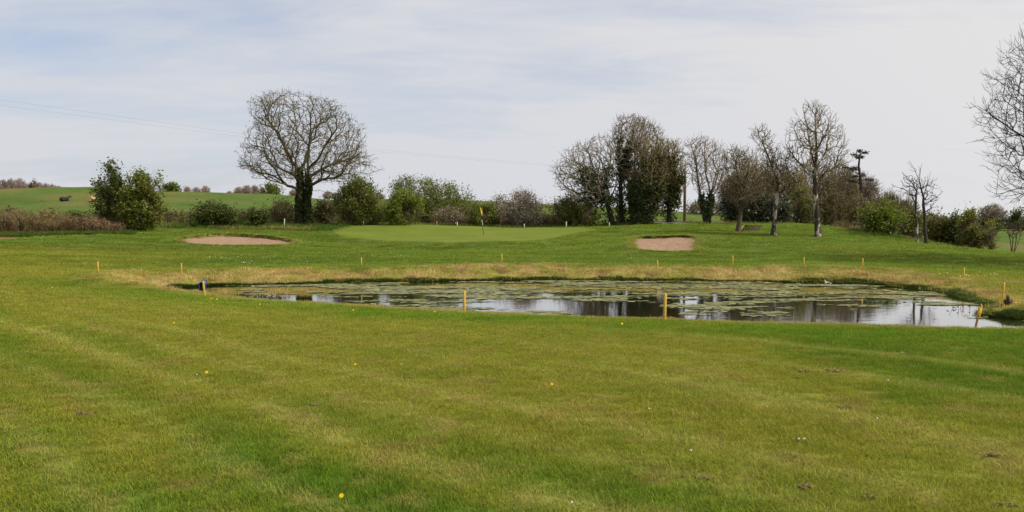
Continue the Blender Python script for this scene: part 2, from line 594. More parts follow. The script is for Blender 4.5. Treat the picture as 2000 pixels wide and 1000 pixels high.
def mat_ground():
    m, nt = newmat('turf')
    at = nt.n('ShaderNodeVertexColor', layer_name='Col')
    g = nt.n('ShaderNodeNewGeometry')
    n1 = nt.noise(g.outputs['Position'], 9.0, 6, 0.7)
    n2 = nt.noise(g.outputs['Position'], 0.9, 5, 0.65)
    f1 = nt.ramp(n1, [(0.25, (0.55, 0.55, 0.55)), (0.5, (0.98, 0.98, 0.98)), (0.78, (1.5, 1.42, 1.25))])
    f2 = nt.ramp(n2, [(0.3, (0.8, 0.86, 0.8)), (0.7, (1.2, 1.12, 1.15))])
    c = nt.mix(1.0, at.outputs[0], f1, 'MULTIPLY')
    c = nt.mix(1.0, c, f2, 'MULTIPLY')
    p = nt.n('ShaderNodeBsdfPrincipled', ins={'Roughness': 0.95, 'Specular IOR Level': 0.1})
    nt.l(c, p.inputs['Base Color'])
    nt.l(bump(nt, n1, 0.5, 0.05), p.inputs['Normal'])
    finish(nt, p.outputs[0])
    return m


def mat_blades():
    m, nt = newmat('grass_blades')
    at = nt.n('ShaderNodeAttribute', attribute_type='INSTANCER', attribute_name='gcol')
    g = nt.n('ShaderNodeNewGeometry')
    r = nt.ramp(g.outputs['Random Per Island'], [(0.0, (0.72, 0.76, 0.7)), (0.7, (1.05, 1.05, 1.05)), (0.93, (1.3, 1.22, 1.25)), (1.0, (1.8, 1.5, 1.7))])
    c = nt.mix(1.0, at.outputs['Color'], r, 'MULTIPLY')
    d = nt.n('ShaderNodeBsdfPrincipled', ins={'Roughness': 0.7, 'Specular IOR Level': 0.05})
    nt.l(c, d.inputs['Base Color'])
    t = nt.n('ShaderNodeBsdfTranslucent')
    nt.l(c, t.inputs[0])
    mx = nt.n('ShaderNodeMixShader', ins={0: 0.38})
    nt.l(d.outputs[0], mx.inputs[1])
    nt.l(t.outputs[0], mx.inputs[2])
    finish(nt, mx.outputs[0])
    return m


def mat_leaf(name, a, b, trans=0.3, clump=0.8, rough=0.6):
    m, nt = newmat(name)
    g = nt.n('ShaderNodeNewGeometry')
    n = nt.noise(g.outputs['Position'], clump, 4, 0.6)
    f = nt.math('ADD', nt.math('MULTIPLY', g.outputs['Random Per Island'], 0.55), nt.math('MULTIPLY', nt.math('SUBTRACT', n, 0.28), 1.1), clamp=True)
    c = nt.mix(f, a, b)
    d = nt.n('ShaderNodeBsdfPrincipled', ins={'Roughness': rough, 'Specular IOR Level': 0.25})
    nt.l(c, d.inputs['Base Color'])
    t = nt.n('ShaderNodeBsdfTranslucent')
    nt.l(c, t.inputs[0])
    mx = nt.n('ShaderNodeMixShader', ins={0: trans})
    nt.l(d.outputs[0], mx.inputs[1])
    nt.l(t.outputs[0], mx.inputs[2])
    finish(nt, mx.outputs[0])
    return m


def mat_bark(name, a, b, scale=3.0, lichen=None, lich_amt=0.5):
    m, nt = newmat(name)
    g = nt.n('ShaderNodeNewGeometry')
    mpn = nt.n('ShaderNodeMapping')
    mpn.inputs['Scale'].default_value = (1, 1, 0.45)
    nt.l(g.outputs['Position'], mpn.inputs[0])
    n = nt.noise(mpn.outputs[0], scale, 6, 0.7)
    c = nt.ramp(n, [(0.3, a), (0.7, b)])
    if lichen:
        n2 = nt.noise(mpn.outputs[0], scale * 0.8, 5, 0.7, 0.6)
        k = nt.ramp(n2, [(lich_amt, (0, 0, 0)), (lich_amt + 0.06, (1, 1, 1))])
        c = nt.mix(k, c, lichen)
    p = nt.n('ShaderNodeBsdfPrincipled', ins={'Roughness': 0.9, 'Specular IOR Level': 0.15})
    nt.l(c, p.inputs['Base Color'])
    nt.l(bump(nt, n, 0.7, 0.06), p.inputs['Normal'])
    finish(nt, p.outputs[0])
    return m


def mat_plain(name, a, b, scale=6.0, rough=0.6, spec=0.3, detail=5, bmp=0.2, dist=0.02):
    m, nt = newmat(name)
    tc = nt.n('ShaderNodeTexCoord')
    n = nt.noise(tc.outputs['Object'], scale, detail, 0.65)
    c = nt.ramp(n, [(0.3, a), (0.7, b)])
    p = nt.n('ShaderNodeBsdfPrincipled', ins={'Roughness': rough, 'Specular IOR Level': spec})
    nt.l(c, p.inputs['Base Color'])
    nt.l(bump(nt, n, bmp, dist), p.inputs['Normal'])
    finish(nt, p.outputs[0])
    return m


def mat_water():
    m, nt = newmat('pond_water')
    g = nt.n('ShaderNodeNewGeometry')
    mpn = nt.n('ShaderNodeMapping')
    mpn.inputs['Scale'].default_value = (1.0, 1.6, 1)
    nt.l(g.outputs['Position'], mpn.inputs[0])
    n = nt.noise(mpn.outputs[0], 1.6, 4, 0.6)
    n2 = nt.noise(mpn.outputs[0], 9.0, 3, 0.5)
    h = nt.math('ADD', nt.math('MULTIPLY', n, 1.0), nt.math('MULTIPLY', n2, 0.10))
    p = nt.n('ShaderNodeBsdfPrincipled', ins={'Roughness': 0.03, 'IOR': 1.33, 'Base Color': (0.022, 0.020, 0.010, 1), 'Coat Weight': 0.9, 'Coat Roughness': 0.02, 'Coat IOR': 1.33})
    bn = bump(nt, h, 0.035, 0.06)
    nt.l(bn, p.inputs['Normal'])
    nt.l(bn, p.inputs['Coat Normal'])
    finish(nt, p.outputs[0])
    return m


M = {}
M['ground'] = mat_ground()
M['blades'] = mat_blades()
M['water'] = mat_water()
M['sand'] = mat_plain('bunker_sand', (0.220, 0.138, 0.092), (0.345, 0.228, 0.150), 5.0, 0.95, 0.1, 9, 1.0, 0.12)
M['green'] = None

# ------------------------------------------------------------------ ground sheet
th = np.concatenate([np.linspace(-math.pi, -0.66, 50, endpoint=False), np.linspace(-0.66, 0.66, 690), np.linspace(0.66, math.pi, 51)[1:-1]])
rr = np.concatenate([np.geomspace(0.4, 13, 84, endpoint=False), np.arange(13, 40, 0.14), np.arange(40, 75, 0.16), np.geomspace(75, 3200, 90)])
TH, RR = np.meshgrid(th, rr)
gx, gy = (np.sin(TH) * RR).ravel(), (np.cos(TH) * RR).ravel()
gz = height(gx, gy)
gd = sdf_near(POND, gx, gy, 6.0)
gc = turf(gx, gy, gd)
na, nr = len(th), len(rr)
i = np.arange(nr - 1)[:, None] * na
j = np.arange(na)[None]
quads = np.stack([i + j, i + na + j, i + na + (j + 1) % na, i + (j + 1) % na], -1).reshape(-1, 4)
gv = np.stack([gx, gy, gz], 1)
cidx = len(gv)
fan = np.stack([np.arange(na), (np.arange(na) + 1) % na, np.full(na, cidx)], -1)
me = mesh_np('ground', np.vstack([gv, [[0, 0, gz[0]]]]), [quads, fan], True)
ca = me.color_attributes.new('Col', 'FLOAT_COLOR', 'POINT')
ca.data.foreach_set('color', np.hstack([np.vstack([gc, gc[:1]]), np.ones((len(gc) + 1, 1))]).astype(np.float32).ravel())
tag(link('ground', me, M['ground']), 'mown grass ground of the golf course with pond banks and hill', 'ground', kind='structure')

# putting green: the close-cut sheet a little above the ground
gg = sdf_near(GREEN, gx, gy, 3.0)
keep = (gg[quads] < 0).all(1)
gq = quads[keep]
uq, inv = np.unique(gq, return_inverse=True)
gvv = gv[uq].copy()
gvv[:, 2] += 0.012 + 0.02 * smooth(0, 0.5, -gg[uq])
me = mesh_np('putting_green', gvv, inv.reshape(-1, 4), True)
mm, nt = newmat('green_turf')
g_ = nt.n('ShaderNodeNewGeometry')
na_ = nt.noise(g_.outputs['Position'], 0.35, 5, 0.6)
nb_ = nt.noise(g_.outputs['Position'], 6.0, 6, 0.7)
cc_ = nt.ramp(na_, [(0.3, (0.092, 0.132, 0.014)), (0.7, (0.136, 0.162, 0.022))])
cc_ = nt.mix(1.0, cc_, nt.ramp(nb_, [(0.3, (0.82, 0.85, 0.8)), (0.7, (1.15, 1.1, 1.1))]), 'MULTIPLY')
p_ = nt.n('ShaderNodeBsdfPrincipled', ins={'Roughness': 0.95, 'Specular IOR Level': 0.1})
nt.l(cc_, p_.inputs['Base Color'])
nt.l(bump(nt, nb_, 0.3, 0.03), p_.inputs['Normal'])
finish(nt, p_.outputs[0])
tag(link('putting_green', me, mm), 'smooth close-cut putting green around the flagstick', 'green', kind='structure')


def sand_sheet(poly, label):
    c = poly.mean(0)
    rings = np.linspace(0, 1.03, 16)[1:]
    pts = [c[None]]
    for q in rings:
        pts.append(c + (poly - c) * q)
    pts = np.vstack(pts)
    n = len(poly)
    z = height(pts[:, 0], pts[:, 1], True) - bunker_depth(poly, pts[:, 0], pts[:, 1])
    z += (fbm(pts[:, 0] * 1.6, pts[:, 1] * 1.6, 4, 91) - 0.5) * 0.14 - 0.10 * smooth(0, 1.3, -sdf(poly, pts[:, 0], pts[:, 1]))
    v = np.column_stack([pts, z])
    k = np.arange(n)
    tri = np.stack([np.zeros(n, int), 1 + k, 1 + (k + 1) % n], -1)
    q = [np.stack([1 + a * n + k, 1 + (a + 1) * n + k, 1 + (a + 1) * n + (k + 1) % n, 1 + a * n + (k + 1) % n], -1) for a in range(len(rings) - 1)]
    o = link('sand_bunker', mesh_np('sand_bunker', v, [tri, np.vstack(q)], True), M['sand'])
    tag(o, label, 'bunker', 'sand bunkers beside the green', 'structure')


sand_sheet(BUNK_L, 'wide shallow oval sand bunker left of the putting green')
sand_sheet(BUNK_R, 'compact squarish sand bunker right of the putting green')

# pond
pc = POND.mean(0)
k = len(POND)
pv = np.vstack([np.column_stack([pc + (POND - pc) * 1.03, np.full(k, ZW)])])
wm = bpy.data.meshes.new('pond_water')
wm.from_pydata([tuple(p) for p in pv], [], [tuple(range(k))])
tag(link('pond_water', wm, M['water']), 'still dark pond reflecting sky and trees', 'water', kind='structure')



# ------------------------------------------------------------------ trees: twigs reach for points in the crown's volume
def grow(seeds, T, bf=0.35, ka=0.6, seg=0.35, jit=0.06, rng=None, init=None):
    """seeds: list of polylines (first starts at the ground; others may start on an earlier one).
    Returns node positions and parents."""
    cap = 200 + sum(len(s) for s in seeds) * 4 + len(T) * 8
    P = np.zeros((cap, 3))
    D = np.zeros((cap, 3))
    L = np.zeros(cap)
    par = np.full(cap, -1)
    n = 0
    if init is not None:
        P0, par0 = init
        n = len(P0)
        cap += n
        P, D, L, par = np.zeros((cap, 3)), np.zeros((cap, 3)), np.zeros(cap), np.full(cap, -1)
        P[:n], par[:n] = P0, par0
        for k in range(n):
            if par[k] >= 0:
                e = P[k] - P[par[k]]
                L[k] = L[par[k]] + np.linalg.norm(e)
                D[k] = e / (np.linalg.norm(e) + 1e-9)
            else:
                D[k] = (0, 0, 1)
    for s in seeds:
        s = np.asarray(s, float)
        root = -1
        if n:
            dd = np.linalg.norm(P[:n] - s[0], axis=1)
            k = int(dd.argmin())
            if dd[k] < 0.8:
                root = k
                s = np.vstack([P[k][None], s[1:]])
        prev = root
        for a in range(len(s)):
            if a == 0 and root >= 0:
                continue
            if a == 0:
                P[n], D[n], L[n], par[n] = s[0], (0, 0, 1), 0, -1
                prev = n
                n += 1
                continue
            d = s[a] - P[prev]
            ln = np.linalg.norm(d)
            m = max(1, int(ln / (seg * 1.3)))
            p0 = P[prev].copy()
            for q in range(1, m + 1):
                P[n] = p0 + d * q / m + (rng.normal(0, jit * 0.6, 3) * (0.5, 0.5, 0.3) if (q < m or a < len(s) - 1) else 0)
                e = P[n] - P[prev]
                D[n] = e / (np.linalg.norm(e) + 1e-9)
                L[n] = L[prev] + np.linalg.norm(e)
                par[n] = prev
                prev = n
                n += 1
    T = np.asarray(T, float)
    best = np.full(len(T), np.inf)
    bi = np.zeros(len(T), int)
    for k in range(n):
        v = T - P[k]
        d = np.sqrt((v * v).sum(1)) + 1e-9
        c = d * (1 + ka * (1 - (v @ D[k]) / d)) + bf * L[k]
        m = c < best
        best[m] = c[m]
        bi[m] = k
    for _ in range(len(T)):
        a = int(best.argmin())
        if not np.isfinite(best[a]):
            break
        k = bi[a]
        d = T[a] - P[k]
        ln = np.linalg.norm(d)
        best[a] = np.inf
        T[a] = 1e6
        m = max(1, int(ln / seg))
        if n + m + 2 > cap:
            break
        p0 = P[k].copy()
        t0 = D[k] * ln * 0.6
        prev = k
        new0 = n
        for q in range(1, m + 1):
            t = q / m
            h = p0 + d * t + t0 * (t * (1 - t) ** 2)
            if q < m:
                h = h + rng.normal(0, jit, 3)
            P[n] = h
            e = h - P[prev]
            le = np.linalg.norm(e) + 1e-9
            D[n] = e / le
            L[n] = L[prev] + le
            par[n] = prev
            prev = n
            n += 1
        for k in range(new0, n):
            v = T - P[k]
            d2 = np.sqrt((v * v).sum(1)) + 1e-9
            c = d2 * (1 + ka * (1 - (v @ D[k]) / d2)) + bf * L[k]
            mk = (c < best) & np.isfinite(best)
            best[mk] = c[mk]
            bi[mk] = k
    return P[:n], par[:n]


def radii(par, rt, tip):
    n = len(par)
    ch = np.bincount(par[par >= 0], minlength=n)
    w_ = np.where(ch == 0, 1.0, 0.0)
    for k in range(n - 1, 0, -1):
        if par[k] >= 0:
            w_[par[k]] += w_[k]
    tot = w_[par < 0].max()
    e = math.log(max(tot, 2)) / math.log(rt / tip)
    return tip * np.maximum(w_, 1) ** (1 / e), ch


def tree_mesh(P, par, R, name, thick, mat):
    """two meshes: the stems thicker than `thick` as welded tubes, the twigs as thin prisms"""
    n = len(P)
    kids = [[] for _ in range(n)]
    for k in range(n):
        if par[k] >= 0:
            kids[par[k]].append(k)
    S = Soup()
    heads = [(k, -1) for k in range(n) if par[k] < 0]
    done_thick = np.zeros(n, bool)
    while heads:
        k, pr = heads.pop()
        chain = ([pr] if pr >= 0 else []) + [k]
        rad = [R[k]] * len(chain)
        while True:
            kk = [c for c in kids[chain[-1]] if R[c] > thick]
            if not kk:
                break
            kk.sort(key=lambda c: -R[c])
            for c in kk[1:]:
                heads.append((c, chain[-1]))
            chain.append(kk[0])
            rad.append(R[kk[0]])
        done_thick[chain[1:] if pr >= 0 or par[chain[0]] < 0 else chain] = True
        if len(chain) > 1:
            pts = P[chain].copy()
            rad = np.array(rad)
            if pr < 0:                      # root flare
                rad[0] *= 1.5
                if len(rad) > 2:
                    rad[1] *= 1.15
            kside = 9 if rad.max() > 0.12 else 6
            S.tube(pts, rad, kside, cap=True)
    trunk = S.mesh(name, True) if S.n else None
    idx = np.array([k for k in range(n) if par[k] >= 0 and not done_thick[k]], int)
    crown = None
    if len(idx):
        crown = prisms(P[par[idx]], P[idx], np.minimum(R[par[idx]], R[idx] * 1.5), R[idx], name)
    return trunk, crown


def prisms(A, B, ra, rb, name=None, raw=False):
    t = B - A
    t /= np.linalg.norm(t, axis=1)[:, None] + 1e-9
    ref = np.where(np.abs(t[:, 2:3]) < 0.8, np.array([[0, 0, 1.0]]), np.array([[1.0, 0, 0]]))
    u = np.cross(t, ref)
    u /= np.linalg.norm(u, axis=1)[:, None] + 1e-9
    v = np.cross(t, u)
    a = np.arange(3) * 2 * math.pi / 3
    o = np.cos(a)[None, :, None] * u[:, None] + np.sin(a)[None, :, None] * v[:, None]
    va = A[:, None] + o * np.asarray(ra)[:, None, None]
    vb = B[:, None] + o * np.asarray(rb)[:, None, None]
    V = np.concatenate([va, vb], 1).reshape(-1, 3)
    b = np.arange(len(A))[:, None] * 6
    Q = np.concatenate([b + np.array([[0, 1, 4, 3]]), b + np.array([[1, 2, 5, 4]]), b + np.array([[2, 0, 3, 5]])], 0)
    if raw:
        return V, Q
    return mesh_np(name, V, Q, True)


def leaves(C, size, rng, up=0.35, asp=0.6, name='foliage'):
    """one small folded-flat leaf face at every centre"""
    n = len(C)
    nv = rng.normal(size=(n, 3))
    nv[:, 2] = np.abs(nv[:, 2]) * (0.6 + up) + up
    nv /= np.linalg.norm(nv, axis=1)[:, None]
    a = rng.normal(size=(n, 3))
    u = np.cross(nv, a)
    u /= np.linalg.norm(u, axis=1)[:, None] + 1e-9
    v = np.cross(nv, u)
    s = (size * rng.uniform(0.6, 1.35, n))[:, None]
    V = np.stack([C - u * s, C + v * s * asp, C + u * s, C - v * s * asp], 1).reshape(-1, 3)
    return mesh_np(name, V, np.arange(n * 4).reshape(-1, 4))


def crown_points(profile, Y, n, rng, deep=0.85, power=0.42, lump=0.25, seed=0):
    """points in a crown given as rows (py, px left, px right) at distance Y"""
    pr = sorted(profile)
    py = np.array([p[0] for p in pr], float)
    xl = np.array([p[1] for p in pr], float)
    xr = np.array([p[2] for p in pr], float)
    wts = np.maximum(xr - xl, 1) ** 1.6
    cum = np.concatenate([[0], np.cumsum((wts[1:] + wts[:-1]) / 2 * np.diff(py))])
    u = rng.uniform(0, cum[-1], n * 2)
    yy = np.interp(u, cum, py)
    l, r = np.interp(yy, py, xl), np.interp(yy, py, xr)
    rho = rng.uniform(0, 1, n * 2) ** power
    ph = rng.uniform(0, 2 * math.pi, n * 2)
    lum = 1 - lump * fbm(ph * 2.5 + seed * 3.1, yy / 22.0 + seed, 3, 7 + seed) * 1.6
    rho = rho * np.clip(lum + 0.12, 0.3, 1.06)
    cxp, hw = (l + r) / 2, (r - l) / 2
    p0 = WV(cxp + hw * rho * np.cos(ph), yy, Y)
    p0[:, 1] += hw * Y / F * deep * rho * np.sin(ph)
    return p0[:n]


def PX(pts, Y, offs=0.0):
    """polyline of (px, py[, depth offset]) -> world"""
    return np.array([W(p[0], p[1], Y) + np.array((0, (p[2] if len(p) > 2 else 0.0), 0)) for p in pts])


def plant(name, label, cat, Y, base, profile, seeds=None, n=700, rt=0.2, tip=0.012, thick=0.05, bf=0.35, ka=0.6, seg=0.35, jit=0.05,
          bark='bark', leaf=None, nleaf=0, lsize=0.08, lspread=0.22, ivy=None, group=None, sd=1, power=0.42, lump=0.25, deep=0.85, lup=0.35,
          parts=('trunk', 'crown', 'foliage'), only_top=None, twig=None, sprout=(2, 0.45, 0.25), tier=None, leaf2=None, nleaf2=0, lsize2=0.06):
    """a tree or shrub: base = (px, py of the ground) at distance Y"""
    rng = np.random.default_rng(sd * 7919 + 13)
    b = W(base[0], base[1], Y)
    b[2] = H(b[0], b[1]) - 0.06
    t = thing(name, label, cat, b, group)
    if sprout:                       # leave room for the outermost shoots
        ins = 0.5 * sprout[1] * F / Y
        pt_, pb_ = min(p[0] for p in profile), max(p[0] for p in profile)
        ins = min(ins, 0.22 * (pb_ - pt_))
        profile = [(p[0] + ins * (pb_ - p[0]) / (pb_ - pt_), p[1] + min(ins * 0.8, 0.3 * (p[2] - p[1])), p[2] - min(ins * 0.8, 0.3 * (p[2] - p[1]))) for p in profile]
    T = crown_points(profile, Y, n, rng, deep, power, lump, sd)
    if seeds is None:
        pr = sorted(profile)
        mid = pr[len(pr) // 2]
        seeds = [[(base[0], base[1]), ((base[0] * 2 + (mid[1] + mid[2]) / 2) / 3, (base[1] + pr[-1][0]) / 2), ((mid[1] + mid[2]) / 2, mid[0])]]
    sw = []
    for s in seeds:
        q = PX(s, Y)
        if abs(s[0][1] - base[1]) < 3 and abs(q[0][0] - b[0]) < 2.5:
            q[0][2] = H(q[0][0], q[0][1]) - 0.12
        sw.append(q)
    T[:, 2] = np.maximum(T[:, 2], b[2] + 0.15)
    if tier:                         # first the few big limbs out to the edge of the crown, then the twigs
        nt_, pw_, bf_ = tier
        T1 = crown_points(profile, Y, nt_, rng, deep, pw_, lump, sd)
        P, par = grow(sw, T1, bf_, 0.35, seg, jit, rng)
        P, par = grow([], T, bf, ka, seg, jit, rng, (P, par))
    else:
        P, par = grow(sw, T, bf, ka, seg, jit, rng)
    if sprout:
        k_, ln_, up_ = sprout
        ch0 = np.bincount(par[par >= 0], minlength=len(P))
        q0 = np.where(ch0 == 0)[0]
        src = np.repeat(q0, k_)
        src = np.concatenate([src, rng.choice(len(P), int(len(q0) * 0.6))])
        src = src[(par[src] >= 0) & (P[src][:, 2] > b[2] + 0.5)]
        dv = P[src] - P[par[src]]
        dv /= np.linalg.norm(dv, axis=1)[:, None] + 1e-9
        dv = dv + rng.normal(0, 0.42, dv.shape) + np.array((0, 0, up_))
        dv /= np.linalg.norm(dv, axis=1)[:, None]
        ll = (ln_ * rng.uniform(0.4, 1.3, len(src)))[:, None]
        p1 = P[src] + dv * ll * 0.5
        p2 = p1 + (dv + np.array((0, 0, up_ * 0.6)) + rng.normal(0, 0.25, dv.shape)) * ll * 0.5
        n0 = len(P)
        m_ = len(src)
        P = np.vstack([P, p1, p2])
        par = np.concatenate([par, src, n0 + np.arange(m_)])
    R, ch = radii(par, rt, tip)
    hgt_ = max(P[:, 2].max() - b[2], 1.0)
    R = np.where(R > thick, thick + (R - thick) * (1.0 - 0.28 * np.clip((P[:, 2] - b[2]) / (0.55 * hgt_), 0, 1)), R)
    tm, cm = tree_mesh(P - b, par, R, name, thick, None)
    if tm:
        link(parts[0], tm, M[bark], t)
    if cm:
        link(parts[1], cm, M[twig or bark], t)['kind'] = 'stuff'
    tips = P[R < max(tip * 2.6, thick * 0.55)]

    def cloud(nn, ls, mt, nm):
        k = rng.integers(0, len(tips), nn)
        C = tips[k] + rng.normal(0, lspread, (nn, 3)) * (1, 1, 0.8)
        if only_top is not None:
            zt = W(base[0], only_top, Y)[2]
            C = C[C[:, 2] > zt]
        # leave gaps so the light comes through
        g = fbm(C[:, 0] * 1.3 + sd, C[:, 2] * 1.3 + C[:, 1] * 0.9, 3, sd + 3)
        C = C[g > 0.40]
        C[:, 2] = np.maximum(C[:, 2], b[2] + 0.1)
        link(nm, leaves(C - b, ls, rng, lup, name=nm), M[mt], t)['kind'] = 'stuff'
    if leaf and nleaf:
        cloud(nleaf, lsize, leaf, parts[2])
    if leaf2 and nleaf2:
        cloud(nleaf2, lsize2, leaf2, 'blossom')
    if ivy:
        # ivy: (count, lowest py, highest py, spread factor, max px distance list of centres)
        cnt, lo, hi, spread, smin = ivy
        zlo, zhi = W(base[0], lo, Y)[2], W(base[0], hi, Y)[2]
        ok = np.where((P[:, 2] < zhi) & (P[:, 2] > zlo - 0.3) & (R > smin))[0]
        k = rng.choice(ok, cnt)
        a = rng.uniform(0, 2 * math.pi, cnt)
        rad = (R[k] + spread * rng.uniform(0.15, 1, cnt) * (0.6 + 0.9 * fbm(P[k, 2] * 1.1 + sd, P[k, 0] * 1.1, 2, sd)))
        C = P[k] + np.stack([np.cos(a) * rad, np.sin(a) * rad, rng.normal(0, 0.2, cnt)], 1)
        link('ivy', leaves(C - b, 0.085, rng, 0.1, 0.8, name='ivy'), M['ivy'], t)['kind'] = 'stuff'
    return t


M['bark'] = mat_bark('bark_brown', (0.045, 0.034, 0.022), (0.12, 0.095, 0.06))
M['bark_dark'] = mat_bark('bark_dark', (0.022, 0.019, 0.014), (0.075, 0.062, 0.045))
M['bark_syc'] = mat_bark('bark_mossy', (0.035, 0.029, 0.015), (0.105, 0.085, 0.045))
M['bark_lichen'] = mat_bark('bark_lichen', (0.024, 0.019, 0.013), (0.07, 0.056, 0.04), 3.5, (0.40, 0.36, 0.30), 0.51)
M['twig_syc'] = mat_bark('twig_sycamore', (0.065, 0.052, 0.026), (0.14, 0.11, 0.05), 0.8)
M['twig'] = mat_bark('twig_brown', (0.105, 0.082, 0.045), (0.215, 0.165, 0.092), 0.8)
M['twig_grey'] = mat_bark('twig_grey', (0.15, 0.12, 0.085), (0.27, 0.22, 0.165), 0.8)
M['twig_olive'] = mat_bark('twig_olive', (0.115, 0.092, 0.038), (0.257, 0.196, 0.081), 0.8)
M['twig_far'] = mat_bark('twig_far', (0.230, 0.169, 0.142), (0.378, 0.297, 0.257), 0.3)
M['bramble'] = mat_bark('bramble_stems', (0.085, 0.055, 0.026), (0.33, 0.225, 0.125), 0.7)
M['ivy'] = mat_leaf('ivy_leaf', (0.016, 0.028, 0.008), (0.063, 0.083, 0.021), 0.15, 1.2, 0.45)
M['leaf_dark'] = mat_leaf('leaf_dark', (0.034, 0.055, 0.011), (0.115, 0.144, 0.025), 0.35)
M['leaf_mid'] = mat_leaf('leaf_mid', (0.058, 0.086, 0.012), (0.198, 0.230, 0.033), 0.4)
M['leaf_fresh'] = mat_leaf('leaf_fresh', (0.063, 0.103, 0.011), (0.230, 0.276, 0.032), 0.42)
M['leaf_yellow'] = mat_leaf('leaf_yellow', (0.086, 0.103, 0.014), (0.265, 0.247, 0.046), 0.35)
M['leaf_bud'] = mat_leaf('leaf_bud', (0.085, 0.065, 0.022), (0.20, 0.155, 0.055), 0.25, 0.7)
M['leaf_brown'] = mat_leaf('leaf_brown', (0.075, 0.063, 0.021), (0.190, 0.161, 0.048), 0.3)
M['blossom'] = mat_leaf('blossom', (0.26, 0.19, 0.17), (0.55, 0.47, 0.43), 0.3)
M['holly'] = mat_leaf('holly_leaf', (0.010, 0.020, 0.010), (0.035, 0.055, 0.025), 0.1, 1.0, 0.4)
M['pine'] = mat_leaf('pine_needles', (0.012, 0.022, 0.014), (0.035, 0.05, 0.028), 0.1)

# the big sycamore with two ivied stems
plant('sycamore_tree', 'broad domed bare sycamore with two ivy-clad stems behind the left bunker', 'tree', 74, (592, 443),
      [(176, 525, 580), (188, 486, 652), (204, 474, 684), (235, 474, 706), (262, 472, 722), (285, 466, 730), (308, 450, 746), (328, 448, 746), (342, 486, 716), (354, 530, 704)],
      seeds=[[(585, 443), (585, 400), (587, 360), (586, 335)],
             [(604, 443), (600, 405), (603, 365), (601, 320), (604, 285)],
             [(586, 335), (572, 316, -.3), (562, 292, -.7), (548, 262, -1), (528, 232, -1.4)],
             [(562, 292, -.7), (566, 265, .4), (572, 235, 1.0), (566, 210, 1.4)],
             [(586, 335), (592, 312, .8), (596, 285, 1.4), (600, 250, 2.0)],
             [(586, 350), (560, 336, .6), (530, 322, 1.2), (500, 312, 1.6)],
             [(601, 330), (625, 310, -.5), (640, 285, -1.0), (665, 255, -1.5), (690, 240, -1.8)],
             [(625, 310, -.5), (634, 280, .6), (630, 245, 1.4)],
             [(602, 345), (640, 322, .5), (680, 308, 1.0), (712, 304, 1.4)],
             [(604, 285), (610, 255, -.6), (612, 225, -1)],
             [(603, 368), (630, 352, -.8), (665, 348, -1.6), (700, 338, -2)],
             [(586, 372), (560, 360, -1.0), (535, 352, -2), (515, 350, -2.6)],
             [(587, 380), (565, 385, -1), (553, 398, -1.6), (541, 410, -2)],
             [(602, 378), (625, 372, -.6), (650, 378, -1.2), (668, 384, -1.4)]],
      n=3300, rt=0.29, tip=0.0088, thick=0.045, bf=0.24, ka=0.7, seg=0.28, jit=0.05, bark='bark_syc', twig='twig_syc', power=0.28, lump=0.3, tier=(120, 0.3, 0.45),
      leaf='leaf_bud', nleaf=15000, lsize=0.042, lspread=0.13, lup=0.0, ivy=(5200, 443, 318, 0.10, 0.15), sd=3, sprout=(2, 0.32, 0.1))

# ------------------------------------------------------------------ hedgerow and bushes on the left
def dome(px0, px1, top, bot, flat=0.75):
    c, h = (px0 + px1) / 2, (px1 - px0) / 2
    hh = bot - top
    return [(top, c - h * 0.18, c + h * 0.18), (top + 0.1 * hh, c - h * 0.52, c + h * 0.5), (top + 0.28 * hh, c - h * 0.82, c + h * 0.8),
            (top + 0.5 * hh, c - h, c + h), (top + 0.78 * hh, c - h * 0.98, c + h), (bot, c - h * flat, c + h * flat)]


def stems(px, py, top, w, k, sd):
    r = np.random.default_rng(sd)
    out = []
    for q in range(k):
        f = (q + 0.5) / k - 0.5
        x0 = px + f * w * 0.25
        out.append([(x0, py, r.uniform(-.3, .3)), (x0 + f * w * 0.25, py - (py - top) * 0.25, r.uniform(-.5, .5)), (x0 + f * w * 0.7, py - (py - top) * 0.6, r.uniform(-.8, .8))])
    return out


def shrub(label, Y, px0, px1, top, bot, leaf='leaf_mid', nleaf=9000, n=420, sd=1, k=4, lsize=0.085, lspread=0.2, name='shrub', cat='shrub', twig='twig', group=None,
          profile=None, bark='bark_dark', lump=0.5, rt=0.07, power=0.36, lup=0.35, leaf2=None, nleaf2=0, flat=0.75, lsize2=0.06, sprout=(2, 0.55, 0.3)):
    px = (px0 + px1) / 2
    return plant(name, label, cat, Y, (px, bot), profile or dome(px0, px1, top, bot - 4, flat), stems(px, bot, top, px1 - px0, k, sd), n=n, rt=rt, tip=0.010, thick=0.03, bf=0.3, ka=0.4,
                 seg=0.3, jit=0.04, bark=bark, twig=twig, leaf=leaf, nleaf=nleaf, lsize=lsize, lspread=lspread, group=group, sd=sd, lump=lump, power=power, lup=lup,
                 leaf2=leaf2, nleaf2=nleaf2, lsize2=lsize2, parts=('stems', 'twigs', 'foliage'), sprout=sprout)


